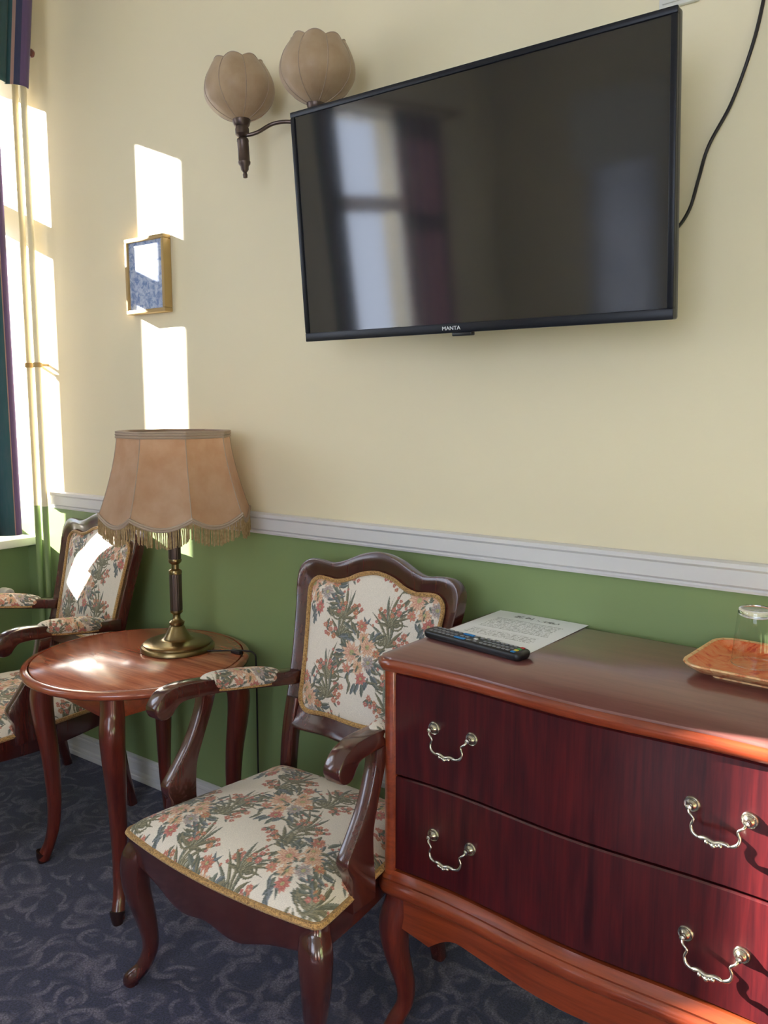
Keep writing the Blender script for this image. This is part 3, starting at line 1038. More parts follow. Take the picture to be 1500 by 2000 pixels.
        # arm support
        sup = catmull([(-0.172, 0.70), (-0.184, 0.65), (-0.214, 0.585), (-0.258, 0.525), (-0.286, 0.490), (-0.284, 0.466), (-0.272, 0.44), (-0.274, 0.40), (-0.274, 0.37)], 5) + \
              catmull([(-0.196, 0.37), (-0.194, 0.41), (-0.196, 0.45), (-0.194, 0.52), (-0.174, 0.58), (-0.146, 0.65), (-0.130, 0.70)], 5)
        mb = MB(); mb.prism(sup, 0.034, lambda a, b, d: (s * (0.284 + 0.042 * (0.70 - b)) + (d - 0.017), a, b), 0.004)
        mb.build('arm_support', W_, root, 30)
    return root

def arm_top(y):
    ys = [-0.32, -0.30, -0.26, -0.15, -0.04, 0.06, 0.14]
    zs = [0.706, 0.724, 0.742, 0.739, 0.724, 0.708, 0.698]
    return float(np.interp(y, ys, zs))
def arm_outline():
    top = catmull([(a, b + 0.007) for a, b in [(0.14, 0.690), (0.06, 0.700), (-0.04, 0.716), (-0.15, 0.731), (-0.235, 0.738), (-0.285, 0.728), (-0.312, 0.704), (-0.317, 0.684), (-0.307, 0.666), (-0.288, 0.659), (-0.268, 0.665), (-0.254, 0.681), (-0.230, 0.693), (-0.15, 0.690), (-0.04, 0.676), (0.06, 0.660), (0.14, 0.650)]], 5)
    return top

chair = make_chair('floral tapestry armchair with dark cherry frame, pulled up left of the chest')
chair.location = (-1.324, -0.356, 0)
chair.rotation_euler = (0, 0, math.radians(-1.0))
chair['group'] = 'floral tapestry armchairs'
def copy_tree(o, parent=None):
    c = o.copy(); COL.objects.link(c)
    if parent is not None: c.parent = parent
    for ch in list(o.children):
        copy_tree(ch, c)
    return c
chair2 = copy_tree(chair)
chair2.location = (-2.704, -0.270, 0)
chair2.rotation_euler = (0, 0, math.radians(-7.0))
chair2['label'] = 'floral tapestry armchair in the window corner, back half in bright sun'

# ------------------------------------------------------------------ round side table
TC = (-2.083, -0.354); TZ = 0.676
t = thing('side_table', 'round mahogany side table on four curved legs, a lamp on top', 'table', (TC[0], TC[1], 0))
mb = MB()
mb.lathe([(0.0, TZ - 0.030), (0.300, TZ - 0.030), (0.328, TZ - 0.027), (0.339, TZ - 0.020), (0.342, TZ - 0.012), (0.338, TZ - 0.004), (0.329, TZ - 0.0015), (0.3215, TZ - 0.001), (0.3205, TZ - 0.006)], 96, cap=False)
mb.build('table_edge', M['table_edge'], t, 50)
mb = MB(); mb.lathe([(0.3165, TZ - 0.008), (0.3165, TZ - 0.0015), (0.315, TZ), (0.0, TZ)], 96, cap=False); mb.build('table_top', M['table_top'], t, 50)
for k in range(4):
    a = PI / 2 * k
    mb = MB(); mb.box(-0.19, 0.19, -0.232, -0.212, TZ - 0.085, TZ - 0.028, 0.003, mat=Matrix.Rotation(a - 0.12, 4, 'Z')); mb.build('apron', M['wood_x'], t)
for k, (sx, sy) in enumerate(((1, -1), (-1, -1), (-1, 1), (1, 1))):
    R_ = Matrix.Rotation(-0.12, 4, 'Z')
    q = lambda r, z: R_ @ Vector((sx * r, sy * r, z))
    pts = [tuple(q(r, z)) for r, z in catmull([(0.205, TZ - 0.03), (0.208, TZ - 0.08), (0.216, 0.55), (0.214, 0.48), (0.204, 0.36), (0.200, 0.24), (0.203, 0.14), (0.214, 0.07), (0.226, 0.03), (0.232, 0.012)], 5)]
    wd = [w for w, _ in catmull([(0.060, 0), (0.062, 0), (0.064, 0), (0.060, 0), (0.050, 0), (0.042, 0), (0.036, 0), (0.032, 0), (0.034, 0), (0.036, 0)], 5)]
    ya = Vector(R_ @ Vector((0, sy, 0)))
    mb = MB(); mb.sweep(pts, lambda i: rsec(wd[i], wd[i], 0.36), up=tuple(ya)); lg = mb.build('leg', M['wood_z'], t, 40)
    mb = MB(); c = q(0.234, 0)
    mb.sweep([(c.x, c.y, 0.0), (c.x, c.y, 0.02), tuple(q(0.231, 0.034))], lambda i: rsec(0.026 + 0.007 * i, 0.026 + 0.007 * i, 0.36), up=tuple(ya)); mb.build('foot', M['foot_dark'], lg, 40)

# ------------------------------------------------------------------ table lamp
LC = (-2.048, -0.230)
lamp = thing('table_lamp', 'brass column table lamp with fringed fabric shade on the round table', 'lamp', (LC[0], LC[1], TZ))
mb = MB()
mb.lathe([(0.113, 0.0), (0.1165, 0.003), (0.1165, 0.009), (0.113, 0.015), (0.106, 0.017), (0.106, 0.022), (0.100, 0.026), (0.078, 0.0295), (0.056, 0.032), (0.048, 0.034), (0.043, 0.039), (0.034, 0.053), (0.027, 0.066), (0.023, 0.074), (0.020, 0.077)], 72)
mb.build('base', M['brass'], lamp, 40)
mb = MB(); mb.lathe([(0.014, 0.074), (0.023, 0.080), (0.024, 0.088), (0.016, 0.094), (0.012, 0.100), (0.012, 0.112), (0.016, 0.116), (0.020, 0.120), (0.020, 0.126)], 40); mb.build('knop', M['brass'], lamp, 40)
reed = lambda a, i: 1 + 0.045 * abs(math.sin(9 * a))
mb = MB(); mb.lathe([(0.018, 0.124), (0.0185, 0.128), (0.0185, 0.240), (0.018, 0.246)], 108, rmod=reed); mb.build('column', M['bronze'], lamp, 60)
mb = MB(); mb.lathe([(0.020, 0.243), (0.021, 0.250), (0.019, 0.256), (0.012, 0.260), (0.012, 0.274), (0.019, 0.280), (0.021, 0.286), (0.020, 0.292)], 40); mb.build('collar', M['brass'], lamp, 40)
mb = MB(); mb.lathe([(0.018, 0.290), (0.0185, 0.294), (0.0185, 0.385), (0.018, 0.390)], 108, rmod=reed); mb.build('column', M['bronze'], lamp, 60)
mb = MB(); mb.lathe([(0.015, 0.388), (0.016, 0.395), (0.010, 0.402), (0.009, 0.46), (0.014, 0.465), (0.014, 0.50), (0.004, 0.51), (0.004, 0.66)], 24); mb.build('lamp_holder', M['brass'], lamp, 40)
# shade: eight flared panels
SZ0, SZ1 = 0.447, 0.690
view_a = math.atan2(-1.92 - LC[1], 0 - LC[0]) + math.radians(10)
def shade_r(t):        # t 0 bottom .. 1 top
    return 0.172 + 0.060 * (1 - t) ** 1.5
def shade_pt(panel, f, t, drop=True):
    a0 = view_a + panel * PI / 4; a1 = a0 + PI / 4
    r = shade_r(t)
    p0 = Vector((r * math.cos(a0), r * math.sin(a0), 0)); p1 = Vector((r * math.cos(a1), r * math.sin(a1), 0))
    p = p0.lerp(p1, f) + Vector((0.010, 0.006, 0))
    zb = SZ0 - 0.030 * math.sin(f * PI) ** 0.9
    p.z = zb + (SZ1 - zb) * t
    return p
mb = MB(); nf, nt = 12, 14
for k in range(8):
    vs_ = [shade_pt(k, i / nf, j / nt) for j in range(nt + 1) for i in range(nf + 1)]
    fs_ = [(j * (nf + 1) + i, j * (nf + 1) + i + 1, (j + 1) * (nf + 1) + i + 1, (j + 1) * (nf + 1) + i) for j in range(nt) for i in range(nf)]
    mb.add(vs_, fs_)
shade = mb.build('lamp_shade', M['shade'], lamp, 25)
for k in range(8):
    mb = MB(); mb.tube([shade_pt(k, 0, j / 10) * 1.0 for j in range(11)], 0.0016, 5); mb.build('seam_piping', M['trim_cord'], shade)
mb = MB()
for zz, rr in ((SZ1 - 0.012, 0.0042), (SZ1 - 0.004, 0.0042), (SZ1 + 0.003, 0.0036)):
    ring = []
    for k in range(8):
        for i in range(6):
            p = shade_pt(k, i / 6, 1.0); ring.append(((p.x - 0.010) * 1.012 + 0.010, (p.y - 0.006) * 1.012 + 0.006, zz))
    mb.tube(ring, rr, 6, closed=True, up=(0, 0, 1))
mb.build('top_braid', M['trim_cord'], shade)
ring = []
for k in range(8):
    for i in range(nf):
        p = shade_pt(k, i / nf, 0.0); ring.append((p.x * 1.01, p.y * 1.01, p.z))
mb = MB(); mb.tube(ring, 0.0042, 6, closed=True, up=(0, 0, 1)); mb.tube([(x, y, z - 0.007) for x, y, z in ring], 0.0036, 6, closed=True, up=(0, 0, 1)); mb.build('bottom_braid', M['trim_cord'], shade)
mb = MB()
rr_ = random.Random(3)
for k in range(8):
    for i in range(58):
        p = shade_pt(k, (i + rr_.random() * 0.5) / 58, 0.0) * 1.008
        L = 0.050 + 0.008 * rr_.random()
        dx, dy = rr_.gauss(0, 0.0022), rr_.gauss(0, 0.0022)
        r0 = 0.0011
        a = Vector((p.x, p.y, p.z - 0.006)) ; z0 = shade_pt(k, i / 58, 0.0).z - 0.004
        a.z = z0
        b = Vector((p.x + dx, p.y + dy, z0 - L))
        mb.tube([a, a.lerp(b, 0.5) + Vector((dx * 0.4, dy * 0.3, 0)), b], lambda q: (0.0011, 0.0012, 0.0015)[q], 4)
fr = mb.build('fringe', M['fringe'], shade, None)
fr['kind'] = 'stuff'
# flex running off the back of the table to the skirting
flex = [(0.11, 0.02, 0.006), (0.16, 0.06, 0.006), (0.205, 0.085, 0.008), (0.235, 0.105, 0.0), (0.240, 0.11, -0.04), (0.215, 0.135, -0.25), (0.20, 0.15, -0.45), (0.195, 0.165, -0.58), (0.20, 0.175, -0.66)]
mb = MB(); mb.tube(catmull(flex, 8), 0.0028, 6); mb.build('power_cord', M['cable'], lamp)
mb = MB(); mb.box(0.175, 0.215, 0.062, 0.078, 0.0, 0.012, 0.004, mat=None); mb.build('cord_switch', M['cable'], lamp)

# ------------------------------------------------------------------ chest of drawers
CH = thing('chest_of_drawers', 'dark mahogany chest of two drawers on curved legs under the television', 'chest of drawers', (-1.050, -0.521, 0), math.radians(-2.4))
CW, CD, CT = 0.943, 0.505, 0.906
def yf(x):        # serpentine front, x 0..CW
    u = (x - CW / 2) / (CW / 2)
    return 0.004 - 0.0075 * math.cos(u * 1.6 * PI)
def plan(inset_front=0.0, x0=0.0, x1=CW, y1=CD, rc=0.02, n=40):
    pts = []
    for k in range(n + 1):
        x = x0 + (x1 - x0) * k / n
        e = min(x - x0, x1 - x) / rc
        y = yf(x) + inset_front + (rc * (1 - math.sqrt(max(0, 1 - (1 - min(1, e)) ** 2))))
        pts.append((x, y))
    pts += [(x1, y1 - 0.004), (x1 - 0.004, y1), (x0 + 0.004, y1), (x0, y1 - 0.004)]
    return pts
# carcass with rounded front stiles
mb = MB()
bx0, bx1, by0 = 0.022, CW - 0.022, 0.022
mb.box(bx0, bx0 + 0.02, by0 + 0.03, CD - 0.005, 0.405, 0.875, 0.003); mb.box(bx1 - 0.02, bx1, by0 + 0.03, CD - 0.005, 0.405, 0.875, 0.003)
mb.box(bx0 + 0.02, bx1 - 0.02, CD - 0.02, CD - 0.006, 0.405, 0.875); mb.box(bx0 + 0.02, bx1 - 0.02, 0.06, CD - 0.02, 0.405, 0.42); mb.box(bx0 + 0.02, bx1 - 0.02, 0.06, CD - 0.02, 0.86, 0.875)
mb.build('carcass', M['wood_z'], CH)
for xa in (bx0 - 0.004, bx1 - 0.026):
    mb = MB()
    pts = [(xa + 0.015, yf(xa + 0.015) + 0.027 + 0.0, z) for z in np.linspace(0.40, 0.878, 12)]
    mb.sweep(pts, lambda i: rsec(0.030, 0.036, 0.48, 5), up=(0, 1, 0)); mb.build('corner_stile', M['wood_x'], CH, 40)
def curved_front(mb, xa, xb, za, zb, off, thick, bev=0.003, n=36):
    vs_ = []; fs_ = []
    prof = [(thick, za), (bev, za), (0.0, za + bev), (0.0, zb - bev), (bev, zb), (thick, zb)]
    m = len(prof)
    for k in range(n + 1):
        x = xa + (xb - xa) * k / n
        for d_, z in prof:
            vs_.append((x, yf(x) + off + d_, z))
    for k in range(n):
        for q in range(m):
            q2 = (q + 1) % m
            fs_.append((k * m + q, k * m + q2, (k + 1) * m + q2, (k + 1) * m + q))
    fs_ += [tuple(range(m)), tuple(n * m + q for q in range(m))]
    mb.add(vs_, fs_)
def pull_path():
    return [(-0.047, -0.016, 0.0), (-0.044, -0.024, -0.006), (-0.036, -0.026, -0.014), (-0.0395, -0.026, -0.026), (-0.036, -0.027, -0.037), (-0.026, -0.028, -0.042), (-0.013, -0.030, -0.040), (0.0, -0.031, -0.043), (0.013, -0.030, -0.040), (0.026, -0.028, -0.042), (0.036, -0.027, -0.037), (0.0395, -0.026, -0.026), (0.036, -0.026, -0.014), (0.044, -0.024, -0.006), (0.047, -0.016, 0.0)]
def make_pull(parent, x, z):
    y = yf(x) + 0.018
    for s in (-1, 1):
        mb = MB()
        mb.lathe([(0.0145, 0.0), (0.0145, 0.002), (0.0130, 0.004), (0.0118, 0.0036), (0.0110, 0.006), (0.0092, 0.0058), (0.0082, 0.0085), (0.0055, 0.010), (0.0045, 0.014), (0.0055, 0.017), (0.0050, 0.021), (0.0, 0.023)], 28, mat=Matrix.Translation((x + s * 0.047, y, z)) @ Matrix.Rotation(PI / 2, 4, 'X'))
        mb.build('rosette', M['silver'], parent, 50)
    pts = catmull(pull_path(), 6)
    n = len(pts)
    def r(i):
        u = abs(i / (n - 1) - 0.5)
        return 0.0026 + 0.0012 * max(0, 1 - abs(u - 0.20) / 0.08) + (0.0016 if u < 0.12 else 0)
    mb = MB(); mb.tube([(x + a, y + b, z + c) for a, b, c in pts], r, 8, up=(0, 1, 0.1))
    for a, c, w in ((-0.011, -0.044, 0.0042), (0.0, -0.047, 0.0050), (0.011, -0.044, 0.0042), (-0.0055, -0.0455, 0.003), (0.0055, -0.0455, 0.003)):
        mb.lathe([(0.0, -w), (w * 0.7, -w * 0.7), (w, 0), (w * 0.7, w * 0.7), (0.0, w)], 12, (x + a, y - 0.033, z + c))
    mb.build('bail_handle', M['silver'], parent, 60)
for za, zb, hz in ((0.414, 0.633, 0.528), (0.637, 0.868, 0.768)):
    mb = MB(); curved_front(mb, bx0 + 0.024, bx1 - 0.024, za, zb, 0.018, 0.02)
    mb.box(bx0 + 0.03, bx1 - 0.03, 0.07, CD - 0.03, za + 0.02, zb - 0.03)
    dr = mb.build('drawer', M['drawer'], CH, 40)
    for hx in (0.194, CW - 0.209):
        make_pull(dr, hx, hz)
mb = MB(); stack(mb, plan(), [(-0.012, 0.872), (-0.004, 0.876), (0.0, 0.884), (0.0, 0.892), (-0.004, 0.899), (-0.006, 0.900), (-0.0065, 0.9005)]); mb.build('top_edge', M['wood_x'], CH, 50)
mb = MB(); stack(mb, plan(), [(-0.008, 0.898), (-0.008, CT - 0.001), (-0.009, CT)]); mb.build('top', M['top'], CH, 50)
mb = MB(); stack(mb, plan(), [(-0.012, 0.352), (-0.004, 0.356), (0.001, 0.366), (0.001, 0.374), (-0.003, 0.384), (-0.007, 0.388), (-0.004, 0.394), (-0.010, 0.402), (-0.014, 0.412)]); mb.build('base_moulding', M['wood_x'], CH, 50)
# scalloped apron
mb = MB(); n = 60; vs_ = []; fs_ = []
for k in range(n + 1):
    x = 0.05 + (CW - 0.10) * k / n
    u = abs(x - CW / 2) / (CW / 2 - 0.05)
    if u > 0.80: zb = 0.258 + 0.02 * (u - 0.80) / 0.2
    elif u > 0.62: zb = 0.258 + 0.040 * math.sin((0.80 - u) / 0.18 * PI / 2)
    else: zb = 0.298 - 0.022 * math.cos(u / 0.62 * PI / 2)
    y = yf(x) + 0.02
    for yy, zz in ((y, zb), (y, 0.358), (y + 0.018, 0.358), (y + 0.018, zb)):
        vs_.append((x, yy, zz))
for k in range(n):
    for q in range(4):
        q2 = (q + 1) % 4
        fs_.append((k * 4 + q, k * 4 + q2, (k + 1) * 4 + q2, (k + 1) * 4 + q))
fs_ += [tuple(range(4)), tuple(n * 4 + q for q in range(4))]
mb.add(vs_, fs_); mb.build('apron', M['wood_x'], CH, 35)
for xa in (0.022, CW - 0.040):
    mb = MB(); mb.box(xa, xa + 0.018, 0.05, CD - 0.04, 0.285, 0.358, 0.003); mb.build('side_apron', M['wood_y'], CH)
for sx in (-1, 1):
    for sy in (-1, 1):
        cx = CW / 2 + sx * (CW / 2 - 0.045); cy = 0.055 if sy < 0 else CD - 0.045
        o = lambda d_, z: (cx + sx * d_, cy + sy * d_, z)
        pts = catmull([o(0.0, 0.358), o(0.004, 0.32), o(0.014, 0.27), o(0.010, 0.20), o(-0.004, 0.12), o(-0.004, 0.07), o(0.010, 0.03), o(0.018, 0.0)], 6)
        wd = [w for w, _ in catmull([(0.064, 0), (0.066, 0), (0.066, 0), (0.054, 0), (0.042, 0), (0.036, 0), (0.038, 0), (0.044, 0)], 6)]
        mb = MB(); mb.sweep(pts, lambda i: rsec(wd[i], wd[i], 0.36), up=(0, 1, 0)); mb.build('leg', M['wood_z'], CH, 40)

# ------------------------------------------------------------------ things on the chest
mb = MB(); mb.box(0, 0.250, 0, 0.335, 0, 0.0006)
pp = mb.build('paper_sheet', M['paper'], smooth=None)
pp.location = (-1.028, -0.332, CT + 0.0004); pp.rotation_euler = (0, 0, math.radians(-2.6))
tag(pp, 'white printed letter lying on the left end of the chest', 'paper')

rc = thing('remote_control', 'black television remote lying across the printed letter', 'remote control', (-0.898, -0.338, CT + 0.0012), math.radians(-9.5))
L, Wd = 0.280, 0.052
def capsule(l, w, r, n=8):
    return [(cx + r * math.cos(a0 + PI / 2 * k / n), cy + r * math.sin(a0 + PI / 2 * k / n)) for cx, cy, a0 in ((l / 2 - r, w / 2 - r, 0), (-l / 2 + r, w / 2 - r, PI / 2), (-l / 2 + r, -w / 2 + r, PI), (l / 2 - r, -w / 2 + r, 1.5 * PI)) for k in range(n + 1)]
mb = MB(); stack(mb, capsule(L, Wd, 0.016), [(-0.006, 0.0), (-0.002, 0.003), (0.0, 0.009), (0.0, 0.014), (-0.002, 0.017), (-0.005, 0.0185)]); mb.build('remote_body', M['black'], rc, 50)
bt = None
BZ = 0.0185
def button(x, y, sx, sy, mat, name='button'):
    mb = MB(); mb.box(x - sx / 2, x + sx / 2, y - sy / 2, y + sy / 2, BZ - 0.001, BZ + 0.0016, 0.0008, 1); return mb.build(name, mat, rc)
proto = button(-0.118, -0.0155, 0.0085, 0.0065, M['grey_btn'])
base_me = proto.data
def btn_copy(x, y):
    o = proto.copy(); COL.objects.link(o); o.parent = rc; o.location = (x + 0.118, y + 0.0155, 0)
for i in range(6):
    for j in range(3):
        if (i, j) != (0, 0):
            btn_copy(-0.118 + i * 0.0128, -0.0155 + j * 0.0155)
for i in range(7):
    for j in range(3):
        btn_copy(0.030 + i * 0.0122, -0.0155 + j * 0.0155)
for x, y, sx, sy in ((-0.030, -0.0170, 0.030, 0.009), (-0.030, 0.0170, 0.030, 0.009)):
    button(x, y, sx, sy, M['blue_btn'], 'blue_button')
for x, y, mt in ((-0.036, 0, 'grey_btn'), (-0.022, 0, 'grey_btn'), (-0.006, -0.014, 'grey_btn'), (-0.006, 0.014, 'grey_btn'), (0.012, -0.014, 'grey_btn'), (0.012, 0.014, 'grey_btn'), (0.003, 0.0, 'white_print')):
    button(x, y, 0.010, 0.007, M[mt])
for y, mt, nm in ((-0.0175, 'blue_btn', 'blue_button'), (-0.006, 'yellow_btn', 'yellow_button'), (0.0055, 'green_btn', 'green_button'), (0.0170, 'red_btn', 'red_button')):
    button(0.119, y, 0.010, 0.008, M[mt], nm)

tray = thing('serving_tray', 'square orange marbled tray with raised rim under the tumbler', 'tray', (-0.332, -0.168, CT), math.radians(-4))
mb = MB()
def sq(h, r=0.012):
    return capsule(2 * h, 2 * h, r, 4)
h = 0.125
stack(mb, sq(0.075), [(0.0, 0.0), (0.0, 0.010)]); mb.build('tray_foot', M['tray_rim'], tray, 40)
mb = MB(); stack(mb, sq(h - 0.035), [(0.0, 0.010), (0.012, 0.012), (0.034, 0.026), (0.038, 0.030), (0.037, 0.033), (0.033, 0.033), (0.030, 0.031)], caps=(True, False)); mb.build('tray_rim', M['tray_rim'], tray, 50)
mb = MB(); stack(mb, sq(h - 0.035), [(0.0305, 0.0305), (0.028, 0.0285), (0.010, 0.0175), (0.0, 0.0155), (-0.01, 0.0150)], caps=(False, True)); mb.build('tray_surface', M['marble'], tray, 50)

gl = thing('glass_tumbler', 'clear glass tumbler standing upside down on the orange tray', 'glass', (-0.352, -0.150, CT + 0.0155))
mb = MB(); mb.lathe([(0.0415, 0.0), (0.043, 0.0005), (0.0385, 0.060), (0.0345, 0.106), (0.0335, 0.112)], 48, cap=False); mb.build('tumbler_wall', M['tumbler'], gl, 60)
mb = MB(); mb.lathe([(0.0, 0.100), (0.030, 0.100), (0.0335, 0.103), (0.0345, 0.108), (0.0335, 0.115), (0.031, 0.117), (0.028, 0.1155), (0.0, 0.1145)], 48, cap=False); mb.build('tumbler_base', M['thick_glass'], gl, 60)
mb = MB(); mb.tube([(0.0425 * math.cos(2 * PI * k / 40), 0.0425 * math.sin(2 * PI * k / 40), 0.0012) for k in range(40)], 0.0011, 6, closed=True, up=(0, 0, 1)); mb.build('tumbler_rim', M['thick_glass'], gl, 60)

# ------------------------------------------------------------------ television
tv = thing('television', 'large black flat-screen television tilted forward on the wall', 'television', (-1.003, -0.232, 1.616))
tv.rotation_euler = (math.radians(5.2), 0, 0)
TWD, THT = 0.966, 0.568
mb = MB(); mb.box(-TWD / 2, TWD / 2, 0.008, 0.034, 0.0, THT, 0.005); mb.box(-0.36, 0.36, 0.034, 0.070, 0.05, 0.38, 0.012); mb.build('casing', M['black'], tv)
mb = MB()
bz = 0.013
for a, b, c, d_ in ((-TWD / 2, TWD / 2, THT - bz, THT), (-TWD / 2, TWD / 2, 0.0, 0.022), (-TWD / 2, -TWD / 2 + bz, 0.022, THT - bz), (TWD / 2 - bz, TWD / 2, 0.022, THT - bz)):
    mb.box(a, b, 0.0, 0.010, c, d_, 0.002)
mb.build('bezel', M['bezel'], tv)
mb = MB(); mb.box(-TWD / 2 + bz, TWD / 2 - bz, 0.004, 0.009, 0.022, THT - bz); mb.build('screen', M['screen'], tv, None)
mb = MB(); mb.box(-0.030, 0.022, 0.002, 0.02, -0.008, 0.001, 0.002); mb.build('sensor_bar', M['black'], tv)
mb = MB(); mb.box(-0.11, 0.11, 0.160, 0.175, 0.10, 0.33, 0.003, mat=None); mb.box(-0.02, 0.02, 0.068, 0.165, 0.18, 0.26, 0.003); mb.box(-0.10, 0.10, 0.172, 0.262, 0.14, 0.20, 0.003); mb.build('wall_mount', M['black'], tv)
def text_mesh(name, body, size, mat, parent, loc, rot, ext=0.0004, sx=1.0):
    cu = bpy.data.curves.new(name, 'FONT')
    cu.body = body; cu.size = size; cu.extrude = ext; cu.align_x = 'CENTER'
    o = bpy.data.objects.new(name, cu); COL.objects.link(o)
    bpy.context.view_layer.update()
    dg = bpy.context.evaluated_depsgraph_get()
    me = bpy.data.meshes.new_from_object(o.evaluated_get(dg))
    bpy.data.objects.remove(o, do_unlink=True)
    me.materials.clear(); me.materials.append(mat)
    ob = bpy.data.objects.new(name, me); COL.objects.link(ob)
    ob.parent = parent; ob.location = loc; ob.rotation_euler = rot; ob.scale = (sx, 1, 1)
    return ob
text_mesh('logo_lettering', 'MANTA', 0.0125, M['white_print'], tv, (-0.030, -0.0005, 0.007), (PI / 2, 0, 0), sx=1.15)

cab = [(-0.372, -0.012, 3.249), (-0.376, -0.012, 2.9), (-0.395, -0.012, 2.55), (-0.418, -0.012, 2.38), (-0.433, -0.012, 2.266), (-0.450, -0.012, 2.182), (-0.485, -0.012, 2.079), (-0.528, -0.012, 1.999), (-0.546, -0.012, 1.933), (-0.562, -0.014, 1.872), (-0.590, -0.020, 1.830), (-0.64, -0.05, 1.79), (-0.72, -0.10, 1.77)]
mb = MB(); mb.tube(catmull(cab, 10), 0.0038, 8); tag(mb.build('power_cable', M['cable']), 'thin black cable hanging down the wall right of the television', 'cable')

sk = thing('wall_socket', 'white double wall socket above the right end of the television', 'socket', (-0.648, 0, 2.302))
mb = MB(); mb.box(0, 0.084, -0.012, 0, 0, 0.16, 0.004); mb.build('socket_frame', M['plastic_w'], sk)
for zz in (0.008, 0.084):
    mb = MB(); mb.box(0.008, 0.076, -0.016, -0.011, zz, zz + 0.068, 0.002); mb.build('socket_plate', M['plastic_w'], sk)
sk = thing('wall_socket', 'small white wall socket low between the armchair and the chest', 'socket', (-1.425, 0, 0.305))
mb = MB(); mb.box(0, 0.085, -0.014, 0, 0, 0.085, 0.004); mb.build('socket_frame', M['plastic_w'], sk)
mb = MB(); mb.lathe([(0.0, 0.0), (0.022, 0.0), (0.024, 0.003), (0.024, 0.006), (0.021, 0.006), (0.020, 0.002), (0.0, 0.002)], 24, mat=Matrix.Translation((0.042, -0.014, 0.042)) @ Matrix.Rotation(PI / 2, 4, 'X')); mb.build('socket_well', M['plastic_w'], sk)

# ------------------------------------------------------------------ wall sconce with two tulip shades
sc = thing('wall_sconce', 'bronze two-arm wall sconce with beige satin tulip shades', 'wall lamp', (-1.650, 0, 2.224))
mb = MB(); mb.lathe([(0.055, 0.0), (0.056, 0.006), (0.048, 0.014), (0.030, 0.020), (0.018, 0.034), (0.016, 0.05), (0.0, 0.056)], 40, mat=Matrix.Translation((0, 0, 0.026)) @ Matrix.Rotation(PI / 2, 4, 'X')); mb.build('backplate', M['bronze'], sc, 40)
def sconce_arm(sx, ex, ey, ez, lean):
    # local frame of the lamp end
    end = Vector((ex, ey, ez))
    R_ = Matrix.Translation(end) @ Matrix.Rotation(lean, 4, 'Y')
    p = [(0, -0.040, 0.026), (sx * 0.045, -0.065, 0.034), tuple(end * 0.55 + Vector((0, -0.010, 0.030))), tuple(end * 0.74 + Vector((0, -0.010, 0.008))), tuple(end * 0.88 + Vector((0, -0.006, 0.0))), tuple(end)]
    mb = MB(); mb.tube(catmull(p, 8), 0.0055, 10); mb.build('sconce_arm', M['bronze'], sc)
    mb = MB()
    mb.lathe([(0.0, -0.122), (0.006, -0.120), (0.007, -0.112), (0.005, -0.106), (0.011, -0.098), (0.012, -0.088), (0.017, -0.082), (0.018, -0.076), (0.0165, -0.074), (0.0165, -0.020), (0.0175, -0.018), (0.0165, -0.012), (0.010, -0.006), (0.016, -0.002), (0.020, 0.002), (0.020, 0.016), (0.018, 0.022), (0.022, 0.026), (0.026, 0.038), (0.026, 0.042), (0.0, 0.042)], 36, mat=R_, cap=False)
    mb.build('lamp_cup', M['bronze'], sc, 40)
    # tulip shade of eight satin panels
    seg, nz = 96, 26
    vs_ = []; fs_ = []
    prof = catmull([(0.022, 0.0), (0.044, 0.009), (0.074, 0.028), (0.096, 0.056), (0.1015, 0.084), (0.096, 0.112), (0.083, 0.138), (0.071, 0.155)], 4)
    nz = len(prof) - 1
    for j, (r, z) in enumerate(prof):
        tt = j / nz
        for k in range(seg):
            a = 2 * PI * k / seg + 0.2
            ph = (k / seg * 8) % 1.0
            bul = math.sin(ph * PI)
            rr = r * (0.972 + 0.030 * bul)
            wr = max(0, 1 - tt * 2.6)
            rr *= 1 + 0.035 * wr * math.sin(a * 40)
            z2 = z + (0.009 * bul - 0.004) * max(0, (tt - 0.75) / 0.25)
            vs_.append((rr * math.cos(a), rr * math.sin(a), z2))
    for j in range(nz):
        for k in range(seg):
            k2 = (k + 1) % seg
            fs_.append((j * seg + k, j * seg + k2, (j + 1) * seg + k2, (j + 1) * seg + k))
    T = R_ @ Matrix.Translation((0, 0, 0.040))
    mb = MB(); mb.add(vs_, fs_, 0, T); sh = mb.build('lamp_shade', M['satin'], sc, 60)
    for q in range(8):
        k = q * seg // 8
        mb = MB(); mb.tube([T @ (Vector(vs_[j * seg + k]) * 1.004) for j in range(nz + 1)], 0.0013, 5); mb.build('seam_piping', M['trim_cord'], sh)
    mb = MB(); mb.tube([T @ Vector(vs_[nz * seg + k]) for k in range(seg)], 0.0016, 5, closed=True, up=(0, 0, 1)); mb.build('top_piping', M['trim_cord'], sh)
sconce_arm(-1, -0.155, -0.135, 0.000, math.radians(-4.0))
sconce_arm(1, 0.137, -0.150, -0.020, math.radians(3.0))

# ------------------------------------------------------------------ small framed picture
pic = thing('framed_picture', 'small gilt framed picture hanging in the sun patch above the lamp', 'picture', (-2.504, 0, 1.768))
PW, PH = 0.210, 0.258
mb = MB()
for a, b, c, d_ in ((0, PW, 0, 0.014), (0, PW, PH - 0.014, PH), (0, 0.014, 0.014, PH - 0.014), (PW - 0.014, PW, 0.014, PH - 0.014)):
    mb.box(a, b, -0.034, 0, c, d_, 0.003)
mb.build('picture_frame', M['gold_frame'], pic)
mb = MB(); mb.box(0.014, PW - 0.014, -0.025, -0.006, 0.014, PH - 0.014); mb.build('print', M['print'], pic, None)
mb = MB(); mb.box(0.014, PW - 0.014, -0.0285, -0.027, 0.014, PH - 0.014); mb.build('picture_glass', M['pane'], pic, None)

